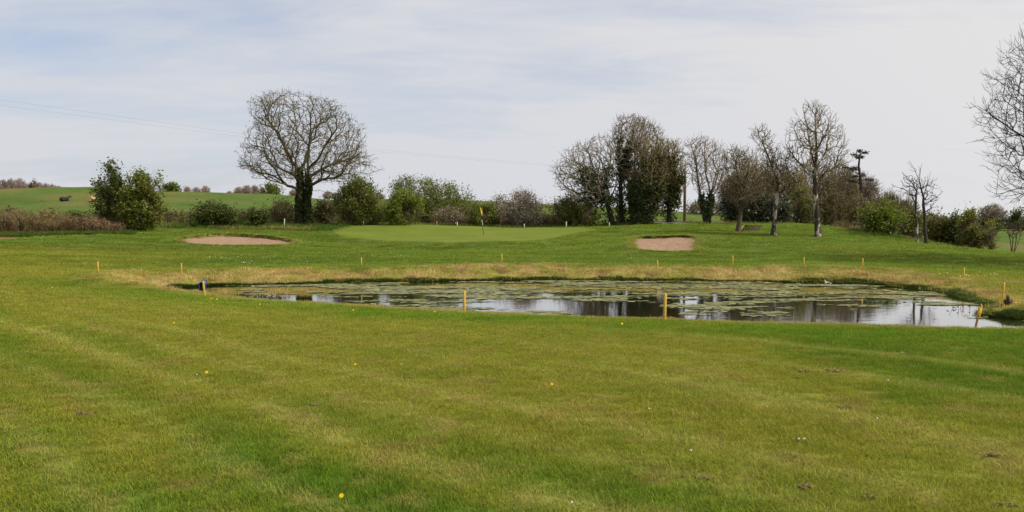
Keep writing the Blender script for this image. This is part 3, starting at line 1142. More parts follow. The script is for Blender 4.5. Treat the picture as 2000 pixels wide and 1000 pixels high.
shrub('tall narrow dark green shrub rising above the left hedge', 64, 178, 250, 312, 452, 'leaf_dark', 12500, 620, 11, 4, lspread=0.17,
      profile=[(310, 210, 218), (322, 203, 230), (340, 192, 243), (365, 186, 250), (395, 180, 258), (425, 184, 262), (446, 192, 255)], lump=0.5)
shrub('rounded hawthorn with yellow-green new leaves beside the tall dark shrub', 63, 236, 322, 340, 453, 'leaf_mid', 13000, 640, 12, 4, lspread=0.2,
      profile=[(338, 262, 290), (348, 248, 312), (362, 240, 320), (385, 236, 316), (415, 236, 322), (435, 240, 318), (448, 246, 306)], lump=0.35, leaf2='leaf_yellow', nleaf2=6000, lsize2=0.075)
shrub('wide low dark hawthorn below the hill field left of the sycamore', 69, 360, 476, 398, 446, 'leaf_dark', 9000, 480, 13, 6, lspread=0.2, flat=0.9)
shrub('small round dark bush on thin stems close left of the sycamore', 70, 482, 524, 404, 444, 'leaf_dark', 2800, 170, 14, 3, lspread=0.16)
shrub('patchy brown and green scrub between the hawthorns under the hill', 72, 300, 372, 412, 448, 'leaf_brown', 2200, 380, 15, 6, lspread=0.2, flat=0.95)
shrub('twiggy brown scrub at the foot of the sycamore on its left', 76, 515, 590, 388, 444, 'leaf_brown', 1300, 420, 16, 6, lspread=0.18, flat=0.95)
shrub('twiggy brown scrub between the sycamore and the green bush', 76, 604, 664, 384, 444, 'leaf_brown', 2600, 420, 17, 6, lspread=0.18, flat=0.95)
shrub('leafy brown-green bush right of the sycamore stems', 73, 648, 752, 346, 446, 'leaf_mid', 11500, 640, 18, 6, lspread=0.22, flat=0.95, lump=0.3, leaf2='leaf_brown', nleaf2=4200, lsize2=0.07)
shrub('bright green rounded bush in front of the tall dark thicket', 71.5, 740, 832, 370, 442, 'leaf_fresh', 9500, 480, 19, 5, lspread=0.22, flat=0.95)
shrub('large dark green hawthorn thicket behind the bright green bush', 82, 760, 928, 345, 440, 'leaf_mid', 17000, 800, 20, 8, lspread=0.27, flat=0.9, lump=0.28,
      profile=[(345, 780, 800), (350, 772, 850), (360, 764, 890), (372, 760, 918), (388, 758, 928), (410, 770, 924), (436, 780, 915)])
shrub('pale reddish low scrub left of the flagstick', 76, 832, 922, 404, 447, 'leaf_brown', 1500, 520, 21, 8, lspread=0.18, flat=1.0, twig='twig_grey', leaf2='blossom', nleaf2=700)
shrub('green bush directly behind the flagstick', 75, 905, 990, 398, 448, 'leaf_mid', 6000, 380, 22, 5, lspread=0.22, flat=0.95)
shrub('blossoming blackthorn with pinkish white twigs right of the flagstick', 74, 966, 1076, 368, 447, 'leaf_brown', 1200, 950, 23, 6, lspread=0.16, flat=0.9, twig='twig_grey', leaf2='blossom', nleaf2=4600, lsize2=0.055)
shrub('brown-grey blackthorn behind the blossoming one', 79, 940, 1010, 378, 446, 'leaf_brown', 500, 480, 24, 5, lspread=0.16, twig='twig_grey', leaf2='blossom', nleaf2=1500)
shrub('fresh green bush mixed with blossom left of the ivied trees', 74, 1066, 1150, 388, 446, 'leaf_mid', 5600, 480, 25, 6, lspread=0.2, flat=0.95, leaf2='blossom', nleaf2=700)
shrub('purple-brown twiggy thicket behind the fresh green bush', 81, 1062, 1180, 372, 444, 'leaf_brown', 1200, 900, 26, 8, lspread=0.18, flat=0.95, twig='twig_grey')
shrub('low leafy green bush at the foot of the leaning ivied tree', 73, 1128, 1172, 398, 443, 'leaf_fresh', 2600, 180, 27, 3, lspread=0.18, flat=0.95)


def arching(name, label, cat, Y, px0, px1, tops, bot, nst, sd, mat='bramble', depth=2.5, kind=None, leaf=None, nleaf=0):
    """a tangle of thin arching stems; tops = list of (px, py) of the upper outline"""
    rng = np.random.default_rng(sd)
    tx, ty = np.array(tops, float).T
    px = rng.uniform(px0, px1, nst)
    yo = rng.uniform(-depth / 2, depth / 2, nst)
    b0 = W((px0 + px1) / 2, bot, Y)
    b0[2] = H(b0[0], b0[1])
    A, B, RA, RB = [], [], [], []
    base = np.array([W(p, bot, Y) for p in px])
    base[:, 1] += yo
    base[:, 2] = height(base[:, 0], base[:, 1]) - 0.05
    topz = np.array([W(p, q, Y)[2] for p, q in zip(px, np.interp(px, tx, ty))])
    hh = np.maximum(topz - base[:, 2], 0.3) * rng.uniform(0.35, 1.1, nst) * (0.35 + 1.25 * fbm(base[:, 0] * 0.55, base[:, 1] * 0.55, 3, sd))
    az = rng.uniform(0, 2 * math.pi, nst)
    run = hh * rng.uniform(0.1, 0.9, nst)
    prev = base
    for q in range(1, 5):
        t = q / 4
        cur = base + np.stack([np.cos(az) * run * t ** 1.5, np.sin(az) * run * t ** 1.5, hh * np.sin(t * rng.uniform(1.5, 2.3, nst)) ** 1.0], 1) + rng.normal(0, 0.05, (nst, 3))
        A.append(prev)
        B.append(cur)
        RA.append(np.full(nst, 0.016 * (1.1 - 0.6 * (q - 1) / 4)))
        RB.append(np.full(nst, 0.016 * (1.1 - 0.6 * q / 4)))
        prev = cur
    A, B = np.vstack(A) - b0, np.vstack(B) - b0
    o = thing(name, label, cat, b0)
    link('stems', prisms(A, B, np.concatenate(RA), np.concatenate(RB), 'stems'), M[mat], o)['kind'] = 'stuff'
    if leaf:
        k = rng.integers(0, len(B), nleaf)
        C = B[k] + rng.normal(0, 0.12, (nleaf, 3))
        link('foliage', leaves(C, 0.07, rng, 0.3), M[leaf], o)['kind'] = 'stuff'
    return o


arching('bramble_hedge', 'reddish brown tangled bramble hedge along the left edge', 'hedge', 63, -60, 150, [(-60, 420), (0, 421), (60, 418), (150, 426)], 456, 4200, 31, depth=3.2, leaf='leaf_mid', nleaf=5500)
arching('bramble_hedge', 'dead brown bramble stems at the foot of the tall dark shrub', 'hedge', 62.5, 140, 250, [(140, 422), (180, 426), (250, 430)], 455, 2100, 32, depth=2.4, leaf='leaf_brown', nleaf=1500)
arching('bramble_hedge', 'red-brown bramble patch beside the tee mound near the lichened tree', 'hedge', 68, 1618, 1702, [(1618, 446), (1650, 440), (1702, 438)], 462, 1300, 33, depth=2.4, leaf='leaf_brown', nleaf=700)
arching('bramble_hedge', 'low brown bramble strip behind the green', 'hedge', 76, 846, 1150, [(846, 424), (950, 428), (1060, 420), (1150, 424)], 448, 2600, 34, depth=1.6, leaf='leaf_brown', nleaf=1800)

shrub('brown-green bush rising out of the bramble hedge near the left edge', 64.5, 66, 122, 410, 455, 'leaf_mid', 2400, 320, 35, 5, leaf2='leaf_brown', nleaf2=2200, flat=1.0)
shrub('leafless brown bush in the bramble hedge at the very left', 65, -20, 50, 408, 456, 'leaf_brown', 1800, 420, 36, 6, flat=1.0)
shrub('olive scrub between the bramble hedge and the tall dark shrub', 65, 124, 192, 420, 455, 'leaf_mid', 2600, 300, 37, 5, leaf2='leaf_brown', nleaf2=1500, flat=1.0)
arching('hedge_strip', 'low brown hedge strip running behind the hawthorns to the sycamore', 'hedge', 79, 318, 660, [(318, 418), (420, 412), (520, 414), (660, 408)], 444, 2600, 38, mat='twig', depth=2.0, leaf='leaf_mid', nleaf=5200)
arching('hedge_strip', 'low brown hedge strip running behind the bushes left of the flag', 'hedge', 84, 640, 960, [(640, 398), (760, 402), (870, 400), (960, 404)], 444, 2600, 39, mat='twig', depth=2.0, leaf='leaf_mid', nleaf=5200)

# ------------------------------------------------------------------ the ivied trees in the middle
plant('ivy_tree', 'leaning bare tree thick with ivy at the left end of the wood', 'tree', 73, (1198, 443),
      [(262, 1150, 1205), (275, 1125, 1212), (300, 1092, 1216), (325, 1070, 1214), (350, 1072, 1210), (372, 1085, 1206), (395, 1120, 1200)],
      seeds=[[(1198, 443), (1190, 410), (1178, 375), (1160, 335), (1150, 300), (1148, 280)], [(1186, 400), (1150, 368, -.5), (1115, 348, -1)], [(1166, 350), (1130, 318, .6), (1105, 305, 1)],
             [(1180, 380), (1192, 330, .5), (1196, 290, .8)]],
      n=1250, rt=0.24, tip=0.011, thick=0.05, bark='bark_dark', twig='twig_grey', ivy=(4800, 443, 285, 0.65, 0.065), sd=41, tier=(50, 0.4, 0.45), bf=0.28, lump=0.25)
plant('ivy_tree', 'tall slender tree with an ivied trunk, highest of the wood', 'tree', 74, (1215, 443),
      [(222, 1205, 1245), (236, 1192, 1262), (262, 1184, 1272), (290, 1186, 1270), (320, 1192, 1262), (345, 1200, 1250)],
      seeds=[[(1216, 443), (1213, 390), (1212, 340), (1210, 290), (1214, 250)], [(1212, 345), (1226, 300, .5), (1238, 255, 1)], [(1211, 310), (1200, 280, -.6), (1196, 255, -.8)]],
      n=1050, rt=0.19, tip=0.011, thick=0.045, bark='bark_dark', twig='twig_grey', ivy=(4200, 443, 262, 0.30, 0.06), sd=42, tier=(35, 0.4, 0.5), bf=0.28, lump=0.25)
plant('ivy_tree', 'bare multi-stemmed tree rising behind the darkest ivied trunks', 'tree', 77, (1246, 443),
      [(224, 1232, 1260), (238, 1225, 1288), (262, 1220, 1304), (290, 1224, 1312), (325, 1232, 1306), (360, 1240, 1290)],
      seeds=[[(1240, 443), (1238, 390), (1240, 330), (1240, 270)], [(1256, 443), (1262, 380), (1272, 320), (1284, 270)], [(1240, 350), (1258, 300, .8), (1264, 255, 1.2)]],
      n=1200, rt=0.18, tip=0.011, thick=0.045, bark='bark_dark', twig='twig', ivy=(2600, 443, 340, 0.3, 0.07), sd=43, tier=(40, 0.4, 0.5), bf=0.28)
plant('ivy_tree', 'broad dark column of ivy with bare twigs on top in mid wood', 'tree', 72.5, (1264, 444),
      [(262, 1258, 1288), (280, 1246, 1302), (310, 1240, 1310), (345, 1238, 1312), (380, 1240, 1306), (405, 1246, 1296)],
      seeds=[[(1258, 444), (1258, 400), (1262, 350), (1264, 300)], [(1276, 444), (1280, 395), (1286, 340), (1290, 295)], [(1260, 380), (1248, 340, -.5), (1246, 305, -.8)]],
      n=1200, rt=0.22, tip=0.012, thick=0.05, bark='bark_dark', twig='twig_olive', ivy=(6500, 444, 300, 0.6, 0.055), sd=44)
plant('ivy_tree', 'dark ivied tree at the right end of the dense clump', 'tree', 73.5, (1308, 443),
      [(272, 1296, 1326), (290, 1288, 1336), (315, 1284, 1344), (345, 1286, 1346), (375, 1290, 1340), (400, 1296, 1330)],
      seeds=[[(1308, 443), (1306, 395), (1310, 345), (1312, 300)], [(1307, 405), (1324, 380, -.5), (1340, 362, -.8)], [(1308, 370), (1296, 335, .5), (1292, 305, .6)]],
      n=1200, rt=0.22, tip=0.012, thick=0.05, bark='bark_dark', twig='twig_olive', ivy=(4600, 443, 300, 0.5, 0.065), sd=45)
plant('ivy_tree', 'thin ivied stem standing between the slender tree and the ivy column', 'tree', 73, (1232, 444),
      [(330, 1224, 1244), (350, 1218, 1250), (380, 1220, 1250), (405, 1226, 1244)],
      seeds=[[(1230, 444), (1236, 405), (1234, 370), (1236, 345)]], n=260, rt=0.13, tip=0.011, thick=0.04, bark='bark_dark', twig='twig', ivy=(2600, 444, 350, 0.32, 0.04), sd=46)
plant('bare_tree', 'bare forked tree with ivied foot standing alone right of the clump', 'tree', 70, (1386, 437),
      [(264, 1340, 1372), (276, 1334, 1408), (300, 1332, 1424), (330, 1334, 1426), (355, 1342, 1418), (376, 1352, 1408)],
      seeds=[[(1382, 437), (1374, 400), (1364, 360), (1360, 320), (1350, 285)], [(1390, 437), (1388, 400), (1386, 372), (1378, 335), (1376, 290)], [(1387, 385), (1400, 360, .5), (1410, 320, .8), (1412, 290, 1)],
             [(1364, 360), (1348, 345, -.5), (1338, 325, -.8)]],
      n=640, sprout=(2, 0.45, 0.4), rt=0.14, tip=0.0105, thick=0.04, bark='bark', twig='twig_grey', ivy=(1700, 437, 375, 0.2, 0.09), sd=47, tier=(40, 0.35, 0.5), bf=0.28)

# ------------------------------------------------------------------ the three trees on the mown slope
plant('slope_tree', 'brown twiggy tree in front of the tee steps', 'tree', 61, (1442, 451),
      [(284, 1420, 1452), (296, 1405, 1480), (318, 1398, 1505), (345, 1396, 1512), (372, 1400, 1505), (395, 1412, 1480)],
      seeds=[[(1441, 451), (1446, 420), (1449, 395), (1446, 365), (1438, 330), (1432, 300)], [(1449, 395), (1462, 365, .4), (1474, 335, .8), (1480, 312, 1)], [(1447, 385), (1430, 365, -.6), (1416, 345, -1)],
             [(1449, 400), (1478, 378, -.6), (1500, 365, -1)]],
      n=1000, rt=0.145, sprout=(2, 0.45, 0.35), tip=0.0095, thick=0.04, bark='bark', twig='twig', leaf='leaf_bud', nleaf=2600, lsize=0.035, lspread=0.08, sd=51, tier=(45, 0.35, 0.45), bf=0.28)
plant('slope_tree', 'bare crooked tree with lichened trunk between its two neighbours', 'tree', 57.5, (1510, 461),
      [(246, 1464, 1505), (262, 1464, 1512), (285, 1472, 1520), (305, 1480, 1548), (330, 1482, 1562), (355, 1484, 1560), (378, 1490, 1550)],
      seeds=[[(1510, 461), (1514, 420), (1517, 385), (1520, 360), (1508, 325), (1494, 290), (1480, 258)], [(1520, 362), (1534, 335, .4), (1546, 312, .7)], [(1518, 372), (1500, 355, -.6), (1488, 345, -1)],
             [(1508, 325), (1512, 290, .5), (1500, 262, .8)], [(1519, 366), (1542, 352, -.5), (1558, 340, -.8)]],
      n=560, sprout=(2, 0.4, 0.4), seg=0.25, jit=0.03, rt=0.155, tip=0.0095, thick=0.038, bark='bark_lichen', twig='twig', leaf='leaf_bud', nleaf=1500, lsize=0.035, lspread=0.08, sd=52, tier=(40, 0.35, 0.5), bf=0.28)
plant('slope_tree', 'tallest bare tree on the mown slope, trunk blotched with white lichen', 'tree', 56.5, (1598, 463),
      [(194, 1578, 1606), (208, 1560, 1616), (232, 1545, 1634), (256, 1530, 1648), (282, 1526, 1660), (306, 1536, 1660), (328, 1556, 1648), (346, 1572, 1625)],
      seeds=[[(1598, 463), (1595, 420), (1592, 380), (1592, 330), (1594, 285), (1593, 240), (1592, 210)], [(1592, 335), (1582, 305, -.4), (1574, 270, -.6), (1562, 235, -1)], [(1592, 330), (1612, 305, .4), (1628, 282, .7), (1645, 270, 1)],
             [(1592, 345), (1568, 318, .6), (1545, 292, 1)], [(1593, 300), (1606, 262, -.6), (1612, 228, -1)], [(1592, 352), (1622, 330, -.8), (1645, 318, -1.2)], [(1594, 395), (1578, 390, -.6), (1563, 387, -1)]],
      n=620, sprout=(2, 0.42, 0.4), seg=0.25, jit=0.03, rt=0.19, tip=0.0095, thick=0.038, bark='bark_lichen', twig='twig', sd=53, tier=(45, 0.35, 0.5), bf=0.28, lump=0.15, power=0.4)

# ------------------------------------------------------------------ the wood behind the tee
wood = [  # px0, px1, top, bottom, distance, twig, leaf count, label
    (1392, 1470, 338, 442, 79, 'twig', 0, 'bare brown tree behind the dark holly'),
    (1455, 1530, 318, 442, 82, 'twig_olive', 0, 'bare olive-twigged tree behind the crooked tree, left of it'),
    (1520, 1590, 322, 442, 80, 'twig_olive', 600, 'twiggy tree with a few new leaves behind the crooked tree, right of it'),
    (1580, 1650, 318, 444, 83, 'twig', 700, 'bare brown tree directly behind the tallest lichened trunk'),
    (1622, 1690, 326, 447, 80, 'twig', 300, 'bare tree left of the broken pine'),
    (1672, 1726, 345, 456, 78, 'twig_grey', 0, 'grey-brown bare tree right of the broken pine'),
    (1706, 1768, 372, 462, 76, 'twig', 500, 'lower brown tree where the wood slopes down to the right'),
    (1418, 1500, 300, 441, 88, 'twig_olive', 0, 'bare tree deep in the wood behind the tree at the steps'),
    (1484, 1562, 312, 441, 90, 'twig', 0, 'bare tree deep in the wood behind the crooked trunk'),
    (1540, 1622, 306, 442, 89, 'twig_grey', 0, 'bare tree deep in the wood left behind the tallest trunk'),
    (1606, 1676, 310, 445, 91, 'twig_olive', 0, 'bare tree deep in the wood right behind the tallest trunk'),
    (1650, 1712, 336, 450, 88, 'twig', 0, 'bare tree deep in the wood right behind the broken pine'),
    (1736, 1800, 388, 470, 80, 'twig', 900, 'low twiggy tree behind the twin dying trees'),
]
for q, (a, b_, tp, bt, Y, tw, nl, lab) in enumerate(wood):
    c = (a + b_) / 2
    plant('wood_tree', lab, 'tree', Y, (c, bt), dome(a, b_, tp, bt - 28, 0.7),
          [[(c - 3, bt), (c - 4, bt - 40), (c - 6, (tp + bt) / 2), (c - 10, tp + 25)], [(c + 8, bt), (c + 10, bt - 40), (c + 15, (tp + bt) / 2 + 5), (c + 18, tp + 35)], [(c - 4, bt - 45), (c - 18, bt - 70, .6), (c - 26, tp + 40, 1)]],
          n=1100, rt=0.13, tip=0.0125, thick=0.04, bark='bark_dark', twig=tw, sprout=(2, 0.6, 0.35), leaf='leaf_mid' if nl else None, nleaf=nl, lsize=0.06, lspread=0.15, sd=60 + q, group='bare trees of the wood behind the tee')

shrub('dark holly bush behind the brown twiggy tree', 75, 1404, 1496, 346, 442, 'holly', 12000, 560, 71, 5, lspread=0.22, lump=0.3, flat=0.9, lsize=0.08)
shrub('dark evergreen undergrowth behind the tee steps', 74, 1466, 1548, 376, 440, 'holly', 6500, 380, 72, 6, lspread=0.22, flat=1.0)
shrub('olive-green undergrowth between the two lichened trunks', 75, 1530, 1602, 364, 441, 'leaf_mid', 3600, 520, 73, 6, lspread=0.22, flat=1.0, leaf2='leaf_brown', nleaf2=2600)
shrub('brown undergrowth right of the tallest lichened trunk', 76, 1598, 1668, 362, 448, 'leaf_brown', 3400, 640, 74, 8, lspread=0.2, flat=1.0)
shrub('rust-brown thicket under the broken pine', 73, 1644, 1712, 376, 458, 'leaf_brown', 2800, 680, 75, 8, lspread=0.2, flat=1.0)
shrub('bright green rounded hawthorn at the edge of the wood', 63, 1674, 1772, 398, 466, 'leaf_fresh', 11000, 520, 76, 5, lspread=0.22, flat=0.85)
shrub('brown-green twiggy hedge right of the rounded hawthorn', 70, 1740, 1812, 398, 474, 'leaf_mid', 3600, 620, 77, 7, lspread=0.2, flat=1.0, leaf2='leaf_brown', nleaf2=2600)
shrub('olive-brown bush between the twin bare trees and the dark conifer', 67, 1806, 1862, 412, 483, 'leaf_brown', 4600, 480, 78, 6, lspread=0.2, flat=1.0, leaf2='leaf_mid', nleaf2=3000, lsize2=0.08)
shrub('dark pointed evergreen bush in the right hedgerow', 66, 1846, 1888, 408, 487, 'leaf_dark', 4600, 300, 79, 3, lspread=0.18,
      profile=[(408, 1866, 1869), (420, 1862, 1874), (432, 1856, 1880), (455, 1850, 1888), (480, 1850, 1890)])
shrub('light yellow-green leafy bush at the right end of the hedgerow', 63, 1866, 1938, 408, 490, 'leaf_yellow', 9000, 480, 80, 4, lspread=0.2,
      profile=[(408, 1888, 1898), (420, 1880, 1908), (435, 1874, 1920), (455, 1870, 1932), (475, 1872, 1936), (487, 1880, 1928)], leaf2='leaf_fresh', nleaf2=4000, lsize2=0.08)
shrub('thin wispy sapling clump just right of the yellow-green bush', 62, 1920, 1950, 440, 492, 'leaf_yellow', 350, 160, 81, 4, lspread=0.12)

# broken pine: a leaning snapped trunk with a tuft on top
b = W(1682, 452, 77)
b[2] = H(b[0], b[1]) - 0.1
pt = thing('broken_pine', 'broken pine trunk with a ragged tuft on top above the wood', 'tree', b)
S = Soup()
tr = PX([(1684, 452), (1683, 410), (1682, 370), (1680, 345), (1677, 325), (1679, 306), (1680, 298)], 77)
S.tube(tr - b, [0.17, 0.16, 0.14, 0.125, 0.10, 0.07, 0.04], 8)
rng = np.random.default_rng(5)
tufts = []
for (x0, y0, x1, y1, dd) in ((1680, 304, 1668, 302, .3), (1680, 302, 1689, 298, -.3), (1679, 312, 1670, 308, -.5), (1679, 308, 1688, 306, .5), (1678, 328, 1668, 328, .2), (1679, 335, 1664, 330, -.4),
                            (1680, 342, 1656, 326, .5), (1680, 348, 1690, 340, .3), (1681, 352, 1700, 352, -.3), (1680, 345, 1668, 345, .2), (1680, 299, 1678, 294, .1), (1682, 360, 1660, 352, .4)):
    seg_ = PX([(x0, y0), ((x0 + x1) / 2, (y0 + y1) / 2 - 1, dd / 2), (x1, y1, dd)], 77)
    S.tube(seg_ - b, [0.05, 0.035, 0.015], 4)
    tufts.append((seg_[1] + (seg_[2] - seg_[1]) * rng.uniform(0, 1.15, (110, 1))) + rng.normal(0, 0.12, (110, 3)) * (1, 1, 0.55))
link('trunk', S.mesh('trunk', True), M['bark_dark'], pt)
link('needles', leaves(np.vstack(tufts) - b, 0.09, rng, 0.3, 0.35), M['pine'], pt)

# twin bare trees on the right
plant('dead_tree', 'bare dying tree leaning left, right one of the crossing pair', 'tree', 58, (1808, 480),
      [(318, 1774, 1782), (345, 1782, 1815), (362, 1786, 1834), (380, 1792, 1836), (402, 1796, 1832), (420, 1800, 1826)],
      seeds=[[(1808, 480), (1806, 430), (1803, 385), (1796, 355), (1788, 335), (1778, 317)], [(1803, 385), (1814, 362, .3), (1822, 344, .5)], [(1804, 395), (1822, 388, -.3), (1834, 376, -.4)], [(1796, 355), (1800, 338, .2), (1802, 330, .3)],
             [(1801, 372), (1818, 358, .5), (1840, 350, .8)]],
      n=130, sprout=(1, 0.3, 0.1), rt=0.115, tip=0.011, thick=0.035, bf=0.2, ka=1.0, bark='bark_dark', sd=91, seg=0.3)
plant('dead_tree', 'bare dying tree with pale upright trunk, left one of the crossing pair', 'tree', 59, (1791, 478),
      [(338, 1760, 1790), (350, 1756, 1794), (372, 1754, 1800), (385, 1762, 1806)],
      seeds=[[(1791, 478), (1790, 430), (1789, 385), (1791, 360)], [(1789, 378), (1776, 356, -.3), (1758, 342, -.6)], [(1789, 384), (1772, 370, .3), (1754, 364, .4)], [(1790, 400), (1778, 382, -.3), (1762, 384, -.5)]],
      n=110, sprout=(1, 0.3, 0.1), rt=0.09, tip=0.011, thick=0.035, bf=0.2, ka=1.0, bark='bark_lichen', twig='bark_dark', sd=92, seg=0.3)

# multi-stemmed sapling and the big tree whose trunk is off to the right
plant('sapling', 'bare multi-stemmed sapling at the right edge of the field', 'tree', 60, (1980, 496),
      [(438, 1962, 1995), (448, 1960, 2004), (462, 1964, 2002)],
      seeds=[[(1977, 496), (1974, 470), (1966, 442)], [(1979, 496), (1978, 465), (1976, 440)], [(1984, 496), (1990, 468), (1998, 444)], [(1982, 496), (1986, 470), (1985, 445)]],
      n=90, sprout=(1, 0.5, 0.5), rt=0.06, tip=0.009, thick=0.025, bark='bark', sd=93, seg=0.3)
plant('edge_tree', 'large bare tree reaching into the picture at the upper right edge', 'tree', 42, (2118, 545),
      [(20, 2050, 2200), (70, 1960, 2270), (130, 1922, 2300), (200, 1906, 2320), (260, 1914, 2320), (310, 1928, 2310), (350, 1936, 2300), (392, 1938, 2285)],
      seeds=[[(2118, 545), (2116, 460), (2118, 380), (2120, 300), (2118, 200), (2116, 120)], [(2118, 400), (2060, 350, -.5), (2005, 360, -1), (1950, 392, -1.2)], [(2119, 350), (2060, 290, .6), (2000, 250, 1), (1935, 200, 1.2)],
             [(2118, 300), (2060, 220, -.8), (2010, 160, -1.2), (1965, 100, -1.6)], [(2119, 330), (2040, 310, -1), (1980, 300, -1.8), (1930, 290, -2.2)], [(2118, 320), (2180, 260), (2250, 220)], [(2119, 380), (2190, 340), (2260, 320)],
             [(2118, 250), (2160, 170, .5), (2200, 100, 1)]],
      n=3300, rt=0.23, tip=0.0058, thick=0.03, ka=0.7, seg=0.28, jit=0.05, bark='bark_dark', twig='bark_dark', sd=94, tier=(90, 0.4, 0.45), bf=0.28, power=0.45, lump=0.2, sprout=(3, 0.45, 0.35))

# ------------------------------------------------------------------ far trees on the hill crest and across the right field
far = [  # px, half width, top, base row hidden behind the crest, distance, dense leaf?
    (6, 13, 350, 378), (22, 12, 348, 378), (38, 13, 347, 378), (46, 10, 352, 378), (60, 12, 355, 378), (76, 12, 354, 378), (90, 11, 356, 378), (102, 11, 358, 378), (114, 10, 361, 378), (122, 7, 366, 379),
    (366, 9, 363, 382), (384, 11, 364, 382), (402, 12, 361, 382), (448, 8, 372, 386), (466, 12, 363, 386), (482, 13, 360, 388), (498, 12, 360, 388), (512, 10, 364, 388),
    (575, 12, 368, 392), (640, 12, 372, 394), (655, 11, 374, 394), (690, 12, 374, 396), (742, 12, 376, 396),
]
proto = None
for q, (px, hw, tp, bt) in enumerate(far):
    Y = 186 + (q * 37 % 5) * 2.5
    p = W(px, bt, Y)
    p[2] = H(p[0], p[1]) - 0.2
    hgt = W(px, tp, Y)[2] - p[2]
    if q < 3:
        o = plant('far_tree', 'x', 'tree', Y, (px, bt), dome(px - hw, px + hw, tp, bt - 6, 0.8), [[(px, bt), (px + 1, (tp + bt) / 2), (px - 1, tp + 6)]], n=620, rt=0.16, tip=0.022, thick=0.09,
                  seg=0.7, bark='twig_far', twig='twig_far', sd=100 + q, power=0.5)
        if q == 0:
            proto = []
        proto.append((o, hgt, hw))
        o['protoh'] = hgt
    else:
        src, h0, w0 = proto[q % 3]
        o = copy_tree(src, p, rz=0.9 * q, sc=(hw / w0, hw / w0, hgt / h0))
    ordn = ['first', 'second', 'third', 'fourth', 'fifth', 'sixth', 'seventh', 'eighth', 'ninth', 'tenth']
    if px < 130:
        row, lab, grp = [f_[0] for f_ in far if f_[0] < 130], 'far pinkish-grey bare tree on the left hill crest, %s from the left edge', 'far trees left on the hill crest'
    elif px < 520:
        row, lab, grp = [f_[0] for f_ in far if 130 < f_[0] < 520], 'far bare skyline tree between hawthorn and sycamore, %s from the left', 'far trees in the middle of the hill crest'
    else:
        row, lab, grp = [f_[0] for f_ in far if f_[0] > 520], 'far bare skyline tree behind the sycamore and bushes, %s from the left', 'far trees behind the sycamore'
    o['label'], o['group'] = lab % ordn[sorted(row).index(px)], grp
for o, _, _ in proto:
    del o['protoh']
shrub('far round green bush on the skyline right of the hawthorn', 176, 320, 352, 361, 381, 'leaf_mid', 2600, 120, 111, 3, lsize=0.2, lspread=0.45, name='far_bush', cat='bush')
shrub('far green tree on the skyline just left of the sycamore', 178, 508, 552, 359, 390, 'leaf_mid', 3600, 160, 112, 3, lsize=0.2, lspread=0.5, name='far_bush', cat='bush')
shrub('tiny dark bush among the far bare trees on the left hill', 186, 60, 71, 355, 378, 'leaf_brown', 700, 80, 113, 2, lsize=0.2, lspread=0.3, name='far_bush', cat='bush', leaf2='bramble', nleaf2=0)
# right side, beyond the low field
plant('far_oak', 'far domed bare tree across the right-hand field', 'tree', 140, (1941, 446), [(399, 1928, 1948), (405, 1916, 1958), (414, 1909, 1966), (424, 1910, 1968), (430, 1920, 1960)],
      [[(1941, 446), (1940, 432), (1938, 418)], [(1941, 434), (1952, 422, .8), (1958, 416, 1)], [(1941, 434), (1926, 422, -.8), (1918, 418, -1)]], n=1100, rt=0.35, tip=0.022, thick=0.09, seg=0.6, bark='bark_dark', twig='twig_grey', sd=114)
for q, (a, b_, tp, bt, Y, lf, lab) in enumerate([
        (1912, 1962, 424, 448, 143, 'holly', 'far dark hedge bush beneath the domed bare tree'),
        (1955, 2012, 428, 450, 146, 'holly', 'far dark hedge at the right edge of the field'),
        (1968, 2016, 408, 448, 138, 'leaf_dark', 'far green evergreen tree behind the right sapling'),
        (1780, 1850, 418, 447, 150, 'leaf_brown', 'far brown hedge glimpsed behind the twin bare trees'),
        (1850, 1915, 424, 449, 150, 'leaf_mid', 'far hedge glimpsed left of the domed bare tree')]):
    shrub(lab, Y, a, b_, tp, bt, lf, 4200, 260, 120 + q, 4, lsize=0.16, lspread=0.4, name='far_hedge', cat='hedge', flat=1.0)
plant('young_tree', 'young staked tree with a small green crown in the right field', 'tree', 110, (1945, 460), [(430, 1938, 1950), (436, 1934, 1956), (444, 1934, 1956), (448, 1938, 1952)],
      [[(1945, 460), (1945, 445), (1945, 434)]], n=160, rt=0.06, tip=0.014, thick=0.03, bark='bark_dark', leaf='leaf_mid', nleaf=900, lsize=0.11, lspread=0.2, sd=130)
# hedges seen between the trunks of the wood
for q, (a, b_, tp, bt, Y, lf, lab) in enumerate([
        (1180, 1330, 400, 428, 125, 'leaf_brown', 'far brown hedge seen between the ivied trunks'),
        (1320, 1440, 392, 424, 130, 'leaf_brown', 'far brown hedge seen under the bare forked tree'),
        (1040, 1190, 398, 424, 140, 'leaf_brown', 'far scrub seen over the blossoming blackthorn'),
        (1430, 1560, 398, 440, 98, 'leaf_brown', 'brown hedge closing the view behind the tee steps'),
        (1545, 1650, 396, 442, 97, 'leaf_brown', 'brown hedge closing the view behind the tallest lichened trunk'),
        (1640, 1760, 398, 446, 96, 'leaf_brown', 'brown hedge closing the view behind the broken pine')]):
    shrub(lab, Y, a, b_, tp, bt, lf, 4200, 700, 140 + q, 8, lsize=0.12, lspread=0.3, name='far_hedge', cat='hedge', flat=1.0, twig='twig_grey')

